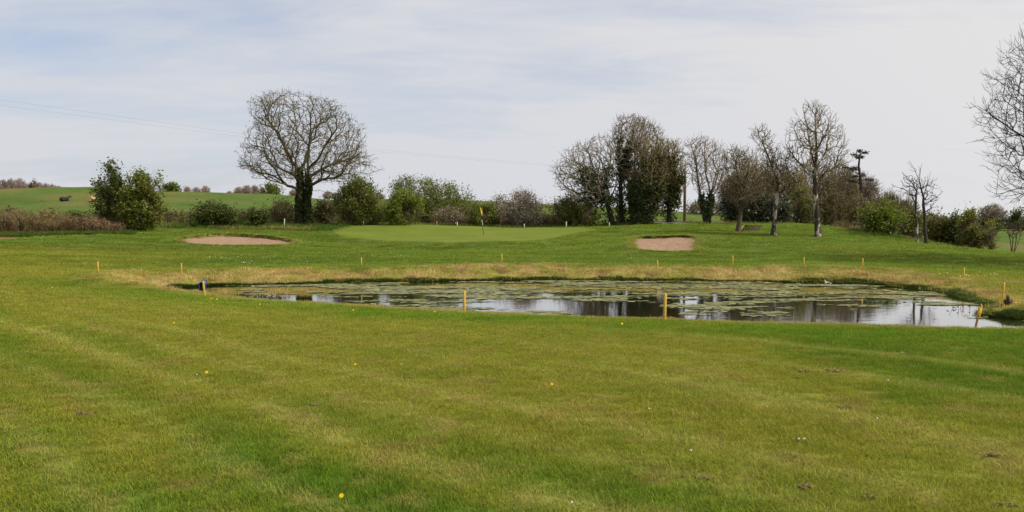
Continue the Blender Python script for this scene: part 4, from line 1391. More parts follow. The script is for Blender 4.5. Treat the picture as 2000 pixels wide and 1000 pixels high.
# ------------------------------------------------------------------ grass: blades instanced over the turf (uncountable, so stuff)
def clump(name, nb, rad, h0, h1, wd, bend, seed):
    r = np.random.default_rng(seed)
    V, Fq, Ft = [], [], []
    for q in range(nb):
        a, d = r.uniform(0, 2 * math.pi), rad * math.sqrt(r.uniform())
        bx, by = d * math.cos(a), d * math.sin(a)
        h = r.uniform(h0, h1)
        az = r.uniform(0, 2 * math.pi)
        ln = bend * h * r.uniform(0.2, 1.3)
        dx, dy = math.cos(az), math.sin(az)
        sx, sy = -dy * wd / 2, dx * wd / 2
        k = len(V)
        V += [(bx - sx, by - sy, -0.01), (bx + sx, by + sy, -0.01), (bx + dx * ln * .35 + sx * .8, by + dy * ln * .35 + sy * .8, h * .6),
              (bx + dx * ln * .35 - sx * .8, by + dy * ln * .35 - sy * .8, h * .6), (bx + dx * ln, by + dy * ln, h)]
        Fq.append((k, k + 1, k + 2, k + 3))
        Ft.append((k + 3, k + 2, k + 4))
    me = mesh_np(name, np.array(V), [np.array(Fq), np.array(Ft)], True)
    me.materials.append(M['blades'])
    return bpy.data.objects.new(name, me)


def clump_set(name, n, **kw):
    c = bpy.data.collections.new(name)
    for q in range(n):
        c.objects.link(clump(name + '_tuft', seed=q + 1, **kw))
    return c


SHORT = clump_set('short_turf', 6, nb=42, rad=0.10, h0=0.010, h1=0.032, wd=0.0036, bend=1.5)
TALL = clump_set('long_grass', 5, nb=30, rad=0.11, h0=0.10, h1=0.30, wd=0.010, bend=0.7)


def gn_scatter(name, label, pos, scl, col, coll, seed):
    n = len(pos)
    me = bpy.data.meshes.new(name)
    me.vertices.add(n)
    me.vertices.foreach_set('co', np.ascontiguousarray(pos, np.float32).ravel())
    r = np.random.default_rng(seed)
    for nm, tp, dat in (('scl', 'FLOAT_VECTOR', scl), ('gcol', 'FLOAT_COLOR', np.hstack([col, np.ones((n, 1))])),
                        ('rot', 'FLOAT_VECTOR', np.stack([r.normal(0, .07, n), r.normal(0, .07, n), r.uniform(0, 6.28, n)], 1))):
        a = me.attributes.new(nm, tp, 'POINT')
        a.data.foreach_set('vector' if tp == 'FLOAT_VECTOR' else 'color', np.ascontiguousarray(dat, np.float32).ravel())
    o = link(name, me)
    tag(o, label, 'grass', kind='stuff')
    ng = bpy.data.node_groups.new(name, 'GeometryNodeTree')
    ng.interface.new_socket('Geometry', in_out='INPUT', socket_type='NodeSocketGeometry')
    ng.interface.new_socket('Geometry', in_out='OUTPUT', socket_type='NodeSocketGeometry')
    N = ng.nodes
    gi, go = N.new('NodeGroupInput'), N.new('NodeGroupOutput')
    ip = N.new('GeometryNodeInstanceOnPoints')
    ci = N.new('GeometryNodeCollectionInfo')
    ci.inputs['Collection'].default_value = coll
    ci.inputs['Separate Children'].default_value = True
    ci.inputs['Reset Children'].default_value = True
    ip.inputs['Pick Instance'].default_value = True

    def attr(nm):
        a = N.new('GeometryNodeInputNamedAttribute')
        a.data_type = 'FLOAT_VECTOR'
        a.inputs[0].default_value = nm
        return a.outputs[0]
    e2r = N.new('FunctionNodeEulerToRotation')
    L_ = ng.links.new
    L_(attr('rot'), e2r.inputs[0])
    L_(gi.outputs[0], ip.inputs['Points'])
    L_(ci.outputs[0], ip.inputs['Instance'])
    L_(e2r.outputs[0], ip.inputs['Rotation'])
    L_(attr('scl'), ip.inputs['Scale'])
    L_(ip.outputs[0], go.inputs[0])
    md = o.modifiers.new('scatter', 'NODES')
    md.node_group = ng
    return o


rng = np.random.default_rng(77)
# turf: the tufts grow wider with distance so the cover stays even
NG = 128000
ra_, rb_ = 3.2, 73.0
s0 = 11.0
g1 = (s0 ** 2 - ra_ ** 2) / (2 * s0 ** 2)
g2 = math.log(rb_ / s0)
u = rng.uniform(0, g1 + g2, NG)
r_ = np.where(u < g1, np.sqrt(ra_ ** 2 + 2 * s0 ** 2 * np.minimum(u, g1)), s0 * np.exp(np.maximum(u - g1, 0)))
t_ = rng.uniform(-0.80, 0.80, NG)
x_, y_ = np.sin(t_) * r_, np.cos(t_) * r_
dp_ = sdf_near(POND, x_, y_, 6.0)
ok = (dp_ > 0.12) & (sdf_near(GREEN, x_, y_, 3.0) > 0.1)
for poly in (BUNK_L, BUNK_R):
    ok &= sdf_near(poly, x_, y_, 2.0) > 0.05
ok &= np.sqrt(((x_ + 33.5) / 1.9) ** 2 + ((y_ - 57.5) / 2.0) ** 2) > 1.0
x_, y_, r_, dp_ = x_[ok], y_[ok], r_[ok], dp_[ok]
col_ = turf(x_, y_, dp_)
tanness = np.clip((col_[:, 0] - 0.14) / 0.12, 0, 1)
lushness = np.clip((col_[:, 1] / (col_[:, 0] + 1e-6) - 1.0) / 0.8, 0, 1)
s_ = np.maximum(r_ / s0, 1.0)
n_ = len(x_)
hs = (1 + 0.16 * (s_ - 1)) * (0.8 + 0.55 * lushness + 1.3 * tanness * smooth(18, 26, r_)) * rng.uniform(0.7, 1.25, n_) * (0.75 + 0.5 * vn(x_ * 1.3, y_ * 1.3, 12))
sx = s_ * rng.uniform(0.85, 1.2, n_)
jit_ = rng.uniform(0.78, 1.25, (n_, 1)) * (1 + rng.normal(0, 0.06, (n_, 3)))
gn_scatter('turf_grass', 'short mown grass blades covering the fairway and banks', np.stack([x_, y_, height(x_, y_)], 1), np.stack([sx, sx, hs], 1), col_ * jit_ * 1.77, SHORT, 3)

# long dark grass along the far and right water's edge, and rough grass under the hedges
k0 = len(far_shore) * 6
edge = np.vstack([POND[:k0 + 26]])
seg_ = rng.integers(0, len(edge) - 1, 5200)
f_ = rng.uniform(0, 1, (5200, 1))
pe = edge[seg_] * (1 - f_) + edge[seg_ + 1] * f_
dirv = edge[seg_ + 1] - edge[seg_]
nrm = np.stack([-dirv[:, 1], dirv[:, 0]], 1)
nrm /= np.linalg.norm(nrm, axis=1)[:, None] + 1e-9
test = sdf(POND, (pe + nrm * 0.2)[:, 0], (pe + nrm * 0.2)[:, 1])
nrm[test < 0] *= -1
pat = fbm(pe[:, 0] * 0.45, pe[:, 1] * 0.45, 3, 33)
promo = (pe[:, 0] > 11.5).astype(float)
off = rng.uniform(-0.02, 1, 5200) ** 1.4 * (0.14 + 0.12 * smooth(0.42, 0.68, pat) + 0.2 * promo)
pe = pe + nrm * off[:, None]
hsc = (0.26 + 0.24 * smooth(0.4, 0.7, pat)) * rng.uniform(0.6, 1.15, 5200)
cshore = mixc(np.broadcast_to(np.array((0.030, 0.058, 0.011)), (5200, 3)), np.array((0.085, 0.115, 0.022)), rng.uniform(0, 1, 5200) ** 2)
gn_scatter('shore_grass', 'dark green uncut grass fringing the far edge of the pond', np.column_stack([pe, np.maximum(height(pe[:, 0], pe[:, 1]), ZW - 0.02)]),
           np.stack([np.full(5200, 1.1), np.full(5200, 1.1), hsc], 1), cshore * 1.3, TALL, 5)
nr_ = 6500
px_ = np.concatenate([rng.uniform(-40, 680, 3600), rng.uniform(680, 1350, 1500), rng.uniform(1340, 1960, 1400)])
Yr = np.where(px_ < 260, rng.uniform(59.5, 62.5, nr_), np.where(px_ < 680, rng.uniform(66, 80, nr_), np.where(px_ < 1350, rng.uniform(72, 80, nr_), rng.uniform(69, 78, nr_))))
Yr = np.where(px_ > 1660, rng.uniform(61, 67, nr_), Yr)
xr = (px_ - 1000) / F * Yr
keep = (sdf_near(GREEN, xr, Yr, 3) > 0.6)
xr, Yr = xr[keep], Yr[keep]
crough = mixc(np.broadcast_to(np.array((0.050, 0.085, 0.014)), (len(xr), 3)), np.array((0.16, 0.135, 0.045)), smooth(0.35, 0.75, fbm(xr * 0.3, Yr * 0.3, 3, 8)) * rng.uniform(0.3, 1, len(xr)))
hr_ = rng.uniform(0.5, 1.4, len(xr)) * np.where(px_[keep] < 260, 0.6, 1)
gn_scatter('rough_grass', 'long rough grass along the foot of hedges and wood', np.stack([xr, Yr, height(xr, Yr)], 1), np.stack([np.full(len(xr), 2.4), np.full(len(xr), 2.4), hr_], 1), crough * 1.6, TALL, 6)
# worn, longer grass hanging over the bunker lips
for poly, nm in ((BUNK_L, 'left oval'), (BUNK_R, 'right square')):
    k = rng.integers(0, len(poly), 700)
    f_ = rng.uniform(0, 1, (700, 1))
    p2 = poly[k] * (1 - f_) + np.roll(poly, -1, 0)[k] * f_
    p2 = p2 + (p2 - poly.mean(0)) / np.linalg.norm(p2 - poly.mean(0), axis=1)[:, None] * rng.uniform(0.03, 0.3, (700, 1))
    cb = mixc(np.broadcast_to(C_PALE * 1.1, (700, 3)), C_FAIR, rng.uniform(0, 1, 700))
    gn_scatter('lip_grass', 'ragged dry grass around the lip of the %s bunker' % nm, np.column_stack([p2, height(p2[:, 0], p2[:, 1], True) + 0.04]),
               np.stack([np.full(700, 1.2), np.full(700, 1.2), rng.uniform(0.12, 0.30, 700)], 1), cb * 1.6, TALL, 7)

# ------------------------------------------------------------------ floating weed on the pond
M['weed'] = mat_leaf('pond_weed', (0.10, 0.11, 0.04), (0.29, 0.29, 0.11), 0.1, 0.9, 0.5)
nw = 150000
x0, y0 = POND.min(0)
x1, y1 = POND.max(0)
wx, wy = rng.uniform(x0, x1, nw), rng.uniform(y0, y1, nw)
wd = sdf(POND, wx, wy)
pxw = wx / wy * F + 1000
cov = fbm(wx * 0.34, wy * 0.8, 5, 77, 0.58)
bias = 0.055 * smooth(26.5, 31.5, wy) + 0.035 * smooth(23.5, 26.5, wy) - 0.10 * (1 - smooth(22.0, 24.5, wy)) - 0.16 * (1 - smooth(520, 860, pxw)) * (1 - 0.5 * smooth(32, 34, wy)) - 0.13 * smooth(1400, 1750, pxw) * (1 - smooth(25.5, 30, wy))
rag = 0.06 * (fbm(wx * 3, wy * 5, 3, 79) - 0.5)
# thin floating lines and open leads across the mats
kp = (wd < -0.12) & (cov + bias + rag > 0.545)
kp &= fbm(wx * 0.7 + 5, wy * 2.4, 4, 83, 0.6) > 0.43
kp |= (wd < -0.2) & (rng.uniform(0, 1, nw) < 0.02 * smooth(0.44, 0.5, cov + bias))
kp &= rng.uniform(0, 1, nw) < 0.7
wx, wy = wx[kp], wy[kp]
m_ = len(wx)
kk = 6
an = rng.uniform(0, 6.28, m_)[:, None] + np.arange(kk)[None] * 2 * math.pi / kk
rad = (rng.uniform(0.035, 0.11, m_) * 1.0)[:, None] * rng.uniform(0.65, 1.25, (m_, kk))
tz = rng.normal(0, 0.035, (m_, 2))
lx, ly = np.cos(an) * rad * 1.3, np.sin(an) * rad
lz = lx * tz[:, :1] + ly * tz[:, 1:] + ZW + 0.008 + rng.uniform(0, 0.012, (m_, 1))
wv = np.stack([wx[:, None] + lx, wy[:, None] + ly, lz], -1).reshape(-1, 3)
me = mesh_np('pond_weed', wv, np.arange(m_ * kk).reshape(-1, kk))
tag(link('pond_weed', me, M['weed']), 'pale green floating weed spread in mats over the pond', 'weed', kind='stuff')

# ------------------------------------------------------------------ yellow hazard stakes
M['yellow'] = mat_plain('yellow_paint', (0.34, 0.19, 0.03), (0.74, 0.47, 0.05), 22, 0.6, 0.3)
M['wood_raw'] = mat_plain('weathered_wood', (0.20, 0.12, 0.06), (0.42, 0.28, 0.15), 10, 0.85, 0.1)
M['white_post'] = mat_plain('white_paint', (0.42, 0.40, 0.35), (0.62, 0.60, 0.54), 8, 0.7, 0.2)


def stake_mesh(h, wd, chamfer=0.35):
    """square post, edges chamfered, top cut to a blunt roof, foot running into the ground"""
    S = Soup()
    ch = wd * 0.18
    def ring(z, k):
        a = wd / 2 * k
        c = ch * k
        return np.array([(a - c, -a, z), (a, -a + c, z), (a, a - c, z), (a - c, a, z), (-a + c, a, z), (-a, a - c, z), (-a, -a + c, z), (-a + c, -a, z)])
    rs = [ring(-0.18, 0.5), ring(-0.06, 1.0), ring(h * 0.5, 1.0), ring(h - wd * 0.3, 0.98), ring(h, 0.62)]
    V = np.vstack(rs + [[[0, 0, h + 0.006]]])
    Q = [[q * 8 + j, q * 8 + (j + 1) % 8, q * 8 + 8 + (j + 1) % 8, q * 8 + 8 + j] for q in range(4) for j in range(8)]
    T = [[32 + j, 32 + (j + 1) % 8, 40] for j in range(8)]
    return mesh_np('stake', V, [np.array(Q), np.array(T)])


stakes = [  # px, top, base, distance (None: where the sight line meets the ground), lean x, label
    (192, 525, 552, 29.5, 0.0, 'yellow stake on the tan slope at the left end of the pond'),
    (355, 514, 540, 34.0, -0.02, 'pale yellow stake above the blue drain pipe'),
    (400, 549, 580, 23.2, -0.09, 'yellow stake on the near bank in line with the blue pipe'),
    (706, 505, 528, 38.0, 0.0, 'thin yellow stake on the far bank in front of the large left bushes'),
    (907, 568, 609, 17.9, 0.0, 'bright yellow stake on the near bank below the flagstick'),
    (980, 498, 521, 38.6, 0.0, 'thin yellow stake on the far bank almost below the flagstick'),
    (1284, 508, 531, 37.6, 0.0, 'thin yellow stake on the far bank below the square bunker'),
    (1298, 573, 626, 15.2, 0.02, 'tallest yellow stake, on the near bank below the square bunker'),
    (1431, 507, 527, 38.0, 0.0, 'thin yellow stake on the far bank below the tee steps'),
    (1570, 504, 526, 38.2, 0.0, 'thin yellow stake on the far bank below the lichened trees'),
    (1684, 514, 534, 36.5, 0.05, 'faded yellow stake on the far bank below the bright green hawthorn'),
    (1882, 523, 551, 31.8, 0.02, 'orange-yellow stake on the far bank at the right, near the gravel path'),
    (1958, 549, 580, 25.8, 0.07, 'orange-yellow stake standing above the brown duck'),
]
for px, tp, bs, Y, lean, lab in stakes:
    b = W(px, bs, Y)
    b[2] = H(b[0], b[1])
    h = min(max(W(px, tp, Y)[2] - b[2], 0.38), 0.60)
    o = link('hazard_stake', stake_mesh(h, 0.046 if Y < 28 else 0.044), M['yellow'], loc=b)
    o.rotation_euler = (0.01, lean, 0.3 + 0.2 * math.sin(px))
    tag(o, lab, 'stake', 'yellow hazard stakes around the pond')
# the broken one at the right
b = W(1905, 641, 14.0)
b[2] = H(b[0], b[1])
bt = thing('hazard_stake', 'leaning yellow stake with a splintered top at the right near bank', 'stake', b, 'yellow hazard stakes around the pond')
S = Soup()
S.tube([(-0.01, 0, -0.15), (0, 0, 0), (0.03, 0, 0.14), (0.05, 0, 0.24)], [0.016, 0.019, 0.021, 0.022], 6)
link('shaft', S.mesh('shaft'), M['wood_raw'], bt)
S = Soup()
S.tube([(0.045, 0, 0.19), (0.058, -.004, 0.26), (0.06, -.004, 0.31), (0.05, -.005, 0.35)], [0.024, 0.030, 0.022, 0.006], 6)
S.tube([(0.055, 0, 0.24), (0.085, 0.006, 0.30), (0.098, 0.01, 0.35), (0.088, 0.01, 0.39)], [0.022, 0.020, 0.017, 0.005], 6)
link('splintered_top', S.mesh('splintered_top'), M['yellow'], bt)

# white boundary posts behind the green
for px, tp, bs, Y, lab in [(555, 427, 445, 71, 'white boundary post left of the sycamore'), (710, 433, 444, 72, 'white boundary post in front of the brown-green bush'),
                           (853, 433, 444, 72.5, 'weathered boundary post left of the flagstick'), (893, 440, 447, 73, 'short white boundary post nearest left of the flagstick'),
                           (1024, 438, 448, 72, 'short pale boundary post under the blossoming blackthorn'), (1106, 433, 446, 71.5, 'pale boundary post right of the blossoming blackthorn'),
                           (1190, 438, 444, 71.5, 'short pale boundary post at the foot of the leaning ivied tree')]:
    b = W(px, bs, Y)
    b[2] = H(b[0], b[1])
    h = min(max(W(px, tp, Y)[2] - b[2], 0.35), 0.85)
    o = link('boundary_post', stake_mesh(h, 0.075), M['white_post' if px != 853 else 'wood_raw'], loc=b)
    o.rotation_euler = (0, 0.05 if px == 555 else 0.0, 0.4)
    tag(o, lab, 'post', 'boundary posts behind the green')

# ------------------------------------------------------------------ flagstick
M['flag'] = mat_plain('flag_yellow', (0.72, 0.50, 0.01), (0.85, 0.62, 0.02), 5, 0.8, 0.1)
M['black'] = mat_plain('black_paint', (0.012, 0.012, 0.012), (0.03, 0.03, 0.03), 5, 0.5, 0.3)
M['white'] = mat_plain('white_band', (0.62, 0.61, 0.56), (0.76, 0.75, 0.70), 5, 0.5, 0.3)
b = hit(944.5, 460, 55, 72)
b[2] = H(b[0], b[1]) + 0.03
fl = thing('flagstick', 'golf flagstick with limp yellow flag on the putting green', 'flagstick', b)
topp = W(938.5, 402, b[1]) - b
for z0_, z1_, mt, nm in ((0, 0.34, 'black', 'pole'), (0.34, 0.52, 'white', 'band'), (0.52, 0.68, 'black', 'pole'), (0.68, 0.84, 'white', 'band'), (0.84, 1.0, 'black', 'pole')):
    S = Soup()
    S.tube([topp * z0_, topp * (z0_ + z1_) / 2, topp * z1_], 0.017 if mt == 'black' else 0.0185, 8)
    link(nm, S.mesh(nm, True), M[mt], fl)
# limp flag: a folded cloth hanging from the top of the stick
nu, nv = 9, 12
V = []
for a in range(nv):
    for q in range(nu):
        f = q / (nu - 1)
        t = a / (nv - 1)
        p = topp * (0.985 - 0.24 * t)
        hang = f * (0.10 + 0.10 * math.sin(min(t * 1.3, 1) * math.pi))
        V.append((p[0] + hang * math.cos(f * 5) * 0.65 + 0.10 * f - 0.03, p[1] + 0.06 * math.sin(f * 9 + t * 2), p[2] - 0.16 * f * f - 0.03 * f))
Q = [(a * nu + q, a * nu + q + 1, (a + 1) * nu + q + 1, (a + 1) * nu + q) for a in range(nv - 1) for q in range(nu - 1)]
fo = link('flag', mesh_np('flag', np.array(V), np.array(Q), True), M['flag'], fl)
sm_ = fo.modifiers.new('thickness', 'SOLIDIFY')
sm_.thickness = 0.006
S = Soup()
S.box(topp * 0.87 + np.array((0.035, -0.075, -0.02)), (0.028, 0.004, 0.045))
link('emblem', S.mesh('emblem'), M['black'], fo)

# ------------------------------------------------------------------ drain pipe, steps, path, rubble
M['blue'] = mat_plain('blue_plastic', (0.02, 0.06, 0.18), (0.04, 0.11, 0.28), 6, 0.45, 0.4)
p0 = np.append(onplane(397, 560, ZW), ZW + 0.06)
S = Soup()
ring_r = ((0.13, 0.0), (0.142, 0.01), (0.142, 0.05), (0.13, 0.06), (0.13, 1.4), (0.112, 1.4), (0.112, 0.0))
kk = 20
V = np.array([(math.cos(a) * r, d, math.sin(a) * r) for r, d in ring_r for a in np.arange(kk) * 2 * math.pi / kk])
Q = np.array([[q * kk + j, q * kk + (j + 1) % kk, ((q + 1) % 7) * kk + (j + 1) % kk, ((q + 1) % 7) * kk + j] for q in range(7) for j in range(kk)])
po = link('drain_pipe', mesh_np('drain_pipe', V, Q, True), M['blue'], loc=p0 + np.array((0, -0.12, 0.0)))
po.rotation_euler = (0.02, 0, 0.25)
tag(po, 'blue plastic drain pipe opening in the left pond bank', 'pipe')
S = Soup()

M['timber'] = mat_plain('dark_timber', (0.03, 0.02, 0.012), (0.085, 0.055, 0.034), 5, 0.85, 0.15)
pa, pb = W(1456, 450, 62.0), W(1473, 437.5, 66.2)
pa[2], pb[2] = H(pa[0], pa[1]), H(pb[0], pb[1])
st = thing('timber_steps', 'dark timber steps climbing the grassy tee mound', 'steps', pa)
d2 = (pb - pa)
ns = 6
for q in range(ns):
    c = pa + d2 * (q + 0.5) / ns
    c[2] = H(c[0], c[1])
    S = Soup()
    rz = math.radians(-8)
    rot = np.array([[math.cos(rz), -math.sin(rz), 0], [math.sin(rz), math.cos(rz), 0], [0, 0, 1]])
    S.box(c - pa + np.array((0, 0, 0.02)), (0.62, 0.07, 0.09), rot)
    S.box(c - pa + np.array((0, 0.32, 0.06)), (0.60, 0.24, 0.03), rot)
    link('step', S.mesh('step'), M['timber'], st)
for sx_ in (-1, 1):
    S = Soup()
    a_, b_ = np.array((sx_ * 0.66, -0.1, 0.03)), d2 + np.array((sx_ * 0.66, 0.2, 0.03))
    mid = (a_ + b_) / 2
    mid[2] = H(pa[0] + mid[0], pa[1] + mid[1]) - pa[2] + 0.05
    S.tube([a_, mid, b_], 0.055, 5)
    link('side_rail', S.mesh('side_rail'), M['wood_raw' if sx_ < 0 else 'timber'], st)

M['gravel'] = mat_plain('gravel', (0.075, 0.07, 0.075), (0.16, 0.15, 0.15), 14, 0.95, 0.1, 8, 0.5, 0.03)
path = catmull([W(a, 552, Y)[:2] for a, Y in [(1926, 31.9), (1960, 31.6), (2010, 30.8), (2080, 29.6), (2200, 27.8)]], 10, closed=False)
V = []
for q, p in enumerate(path):
    tq = path[min(q + 1, len(path) - 1)] - path[max(q - 1, 0)]
    nn = np.array((-tq[1], tq[0])) / np.linalg.norm(tq)
    wd_ = 0.05 + 0.85 * min(1, q / 12.0)
    for f in np.linspace(-1, 1, 7):
        e = p + nn * f * wd_ * (1 + 0.15 * math.sin(q * 1.7 + f * 3))
        V.append((e[0], e[1], H(e[0], e[1]) + 0.035 - 0.03 * abs(f) ** 3))
Q = np.array([(a * 7 + q, a * 7 + q + 1, a * 7 + q + 8, a * 7 + q + 7) for a in range(len(path) - 1) for q in range(6)])
tag(link('gravel_path', mesh_np('gravel_path', np.array(V), Q, True), M['gravel']), 'narrow grey gravel path entering at the right edge', 'path', kind='structure')

M['stone'] = mat_plain('stone', (0.10, 0.085, 0.07), (0.24, 0.21, 0.18), 4, 0.9, 0.1)
b = W(1316, 441, 70)
b[2] = H(b[0], b[1])
for q in range(5):
    S = Soup()
    dx_, dy_ = (-0.95, -0.45, 0.0, 0.5, 1.0)[q], rng.uniform(-0.2, 0.2)
    an = rng.uniform(-0.4, 0.4)
    ln = rng.uniform(0.35, 0.7)
    v_ = np.array((math.cos(an), math.sin(an) * 0.3, rng.uniform(-0.15, 0.15))) * ln
    S.tube([-v_, -v_ * 0.3 + (0, 0, 0.02), v_ * 0.4, v_], [0.07, 0.085, 0.08, 0.06], 7)
    z = H(b[0] + dx_, b[1] + dy_)
    tag(link('cut_log', S.mesh('cut_log', True), M['stone'], loc=(b[0] + dx_, b[1] + dy_, z + 0.08)), ('leftmost', 'second from the left', 'middle one', 'second from the right', 'rightmost')[q] + ' of the grey cut logs below the dark ivied trees', 'log', 'logs piled at the wood edge')

# ------------------------------------------------------------------ utility pole and its two wires
b = W(1337, 440, 96)
b[2] = H(b[0], b[1])
zt = W(1337, 334, 96)[2] - b[2]
po = thing('utility_pole', 'slim wooden pole right of the dense ivied clump', 'pole', b)
S = Soup()
S.tube([(0, 0, -0.3), (0, 0, zt * 0.5), (0, 0, zt)], [0.17, 0.15, 0.12], 10)
link('post', S.mesh('post', True), M['bark'], po)
S = Soup()
S.box((0, 0, zt - 0.25), (0.55, 0.05, 0.05))
link('crossarm', S.mesh('crossarm'), M['bark'], po)
M['wire'] = mat_plain('wire', (0.10, 0.10, 0.11), (0.16, 0.16, 0.17), 1, 0.6, 0.2)
for (pts, lab) in (([(-620, 118, 48), (0, 195, 62), (480, 262, 74), (740, 292, 81), (1060, 320, 89), (1334, 337, 96)], 'upper overhead wire running from the left sky towards the wood'),
                   ([(-620, 136, 48.6), (0, 206, 62.6), (480, 268, 74.6), (740, 296, 81.6), (1060, 323, 89.6), (1340, 338, 96)], 'lower overhead wire running from the left sky towards the wood')):
    c = catmull(PX([(a, b_) for a, b_, _ in pts], 60) * 0 + np.array([W(*p) for p in pts]), 12, closed=False)
    S = Soup()
    S.tube(c - c[0], 0.0036, 4)
    tag(link('overhead_wire', S.mesh('overhead_wire'), M['wire'], loc=c[0]), lab, 'wire', 'overhead wires')

# old fence posts under the hill
for q, (px, tp, bs, Y, lab) in enumerate([(328, 421, 440, 70, 'thin old fence post right of the yellow-green hawthorn'), (372, 432, 446, 68, 'old fence post at the left end of the wide low hawthorn')]):
    b = W(px, bs, Y)
    b[2] = H(b[0], b[1])
    o = link('fence_post', stake_mesh(0.95, 0.08), M['timber'], loc=b)
    tag(o, lab, 'post')

# ------------------------------------------------------------------ birds and cattle
def loft(path, rads, flat, k=14):
    """body lofted along a path with elliptical sections (width, height)"""
    P = np.array(path, float)
    t = np.gradient(P, axis=0)
    t /= np.linalg.norm(t, axis=1)[:, None]
    side = np.array((0, 1.0, 0))
    upv = np.cross(t, side)
    upv *= np.where(upv[:, 2:3] < -0.01, -1, 1) * 1.0
    a = np.arange(k) * 2 * math.pi / k
    R = np.array(rads, float)[:, None, None]
    ring = P[:, None] + R * (np.cos(a)[None, :, None] * side[None, None] * np.array(flat)[:, None, None] + np.sin(a)[None, :, None] * upv[:, None])
    n = len(P)
    i = np.arange(n - 1)[:, None] * k
    j = np.arange(k)[None]
    q = np.stack([i + j, i + (j + 1) % k, i + k + (j + 1) % k, i + k + j], -1).reshape(-1, 4)
    V = np.vstack([ring.reshape(-1, 3), P[:1], P[-1:]])
    jj = np.arange(k)
    T = np.vstack([np.stack([jj, (jj + 1) % k, np.full(k, n * k)], -1), np.stack([(n - 1) * k + jj, (n - 1) * k + (jj + 1) % k, np.full(k, n * k + 1)], -1)])
    return V, q, T


def bird(label, loc, rz, sc, mats, afloat=False):
    t = thing('duck', label, 'duck', loc)
    t.rotation_euler = (0, 0, rz)
    t.scale = (sc, sc, sc)
    V, q, T = loft([(-0.25, 0, 0.15), (-0.19, 0, 0.135), (-0.11, 0, 0.125), (0, 0, 0.12), (0.09, 0, 0.135), (0.135, 0, 0.175), (0.15, 0, 0.225), (0.158, 0, 0.265), (0.172, 0, 0.295), (0.205, 0, 0.30)],
                   [0.012, 0.045, 0.082, 0.10, 0.092, 0.062, 0.040, 0.038, 0.045, 0.022], [1.6, 1.2, 1.05, 1.0, 1.0, 0.95, 0.95, 0.9, 0.85, 0.9])
    ob = link('body', mesh_np('body', V, [q, T], True), M[mats[0]], t)
    V, q, T = loft([(0.20, 0, 0.298), (0.225, 0, 0.294), (0.255, 0, 0.288)], [0.016, 0.012, 0.007], [1.1, 1.3, 1.6], 8)
    link('bill', mesh_np('bill', V, [q, T], True), M['bill'], t)
    for s in (-1, 1):
        V, q, T = loft([(-0.20, s * 0.035, 0.17), (-0.10, s * 0.075, 0.155), (0.02, s * 0.09, 0.14), (0.08, s * 0.075, 0.135)], [0.012, 0.045, 0.06, 0.02], [0.35, 0.4, 0.4, 0.5], 8)
        link('wing', mesh_np('wing', V, [q, T], True), M[mats[1]], t)
        V, q, T = loft([(0.165, s * 0.034, 0.303), (0.172, s * 0.037, 0.303), (0.179, s * 0.034, 0.303)], [0.003, 0.006, 0.003], [1, 1, 1], 6)
        link('eye', mesh_np('eye', V, [q, T], True), M['black'], t)
        if not afloat:
            S = Soup()
            S.tube([(0.0, s * 0.04, 0.06), (0.005, s * 0.04, 0.0)], 0.008, 5)
            S.tube([(0.005, s * 0.04, 0.004), (0.05, s * 0.045, 0.003)], [0.008, 0.018], 5)
            link('leg', S.mesh('leg'), M['bill'], t)
    return t


M['duck_brown'] = mat_plain('duck_brown', (0.022, 0.015, 0.010), (0.12, 0.085, 0.055), 26, 0.8, 0.2)
M['duck_wing'] = mat_plain('duck_wing', (0.018, 0.013, 0.010), (0.085, 0.062, 0.045), 34, 0.8, 0.2)
M['duck_white'] = mat_plain('duck_white', (0.55, 0.50, 0.45), (0.75, 0.72, 0.68), 10, 0.8, 0.2)
M['bill'] = mat_plain('bill_horn', (0.16, 0.10, 0.03), (0.30, 0.19, 0.05), 10, 0.6, 0.3)
b = W(1969, 594, 24.6)
b[2] = H(b[0], b[1])
bird('brown duck resting on the grassy point at the right of the pond', b, math.radians(238), 1.05, ('duck_brown', 'duck_wing'))
p0 = onplane(1617, 555, ZW)
bird('small white and brown duck floating by the far bank', (p0[0], p0[1], ZW - 0.045), math.radians(160), 0.62, ('duck_white', 'duck_brown'), True)


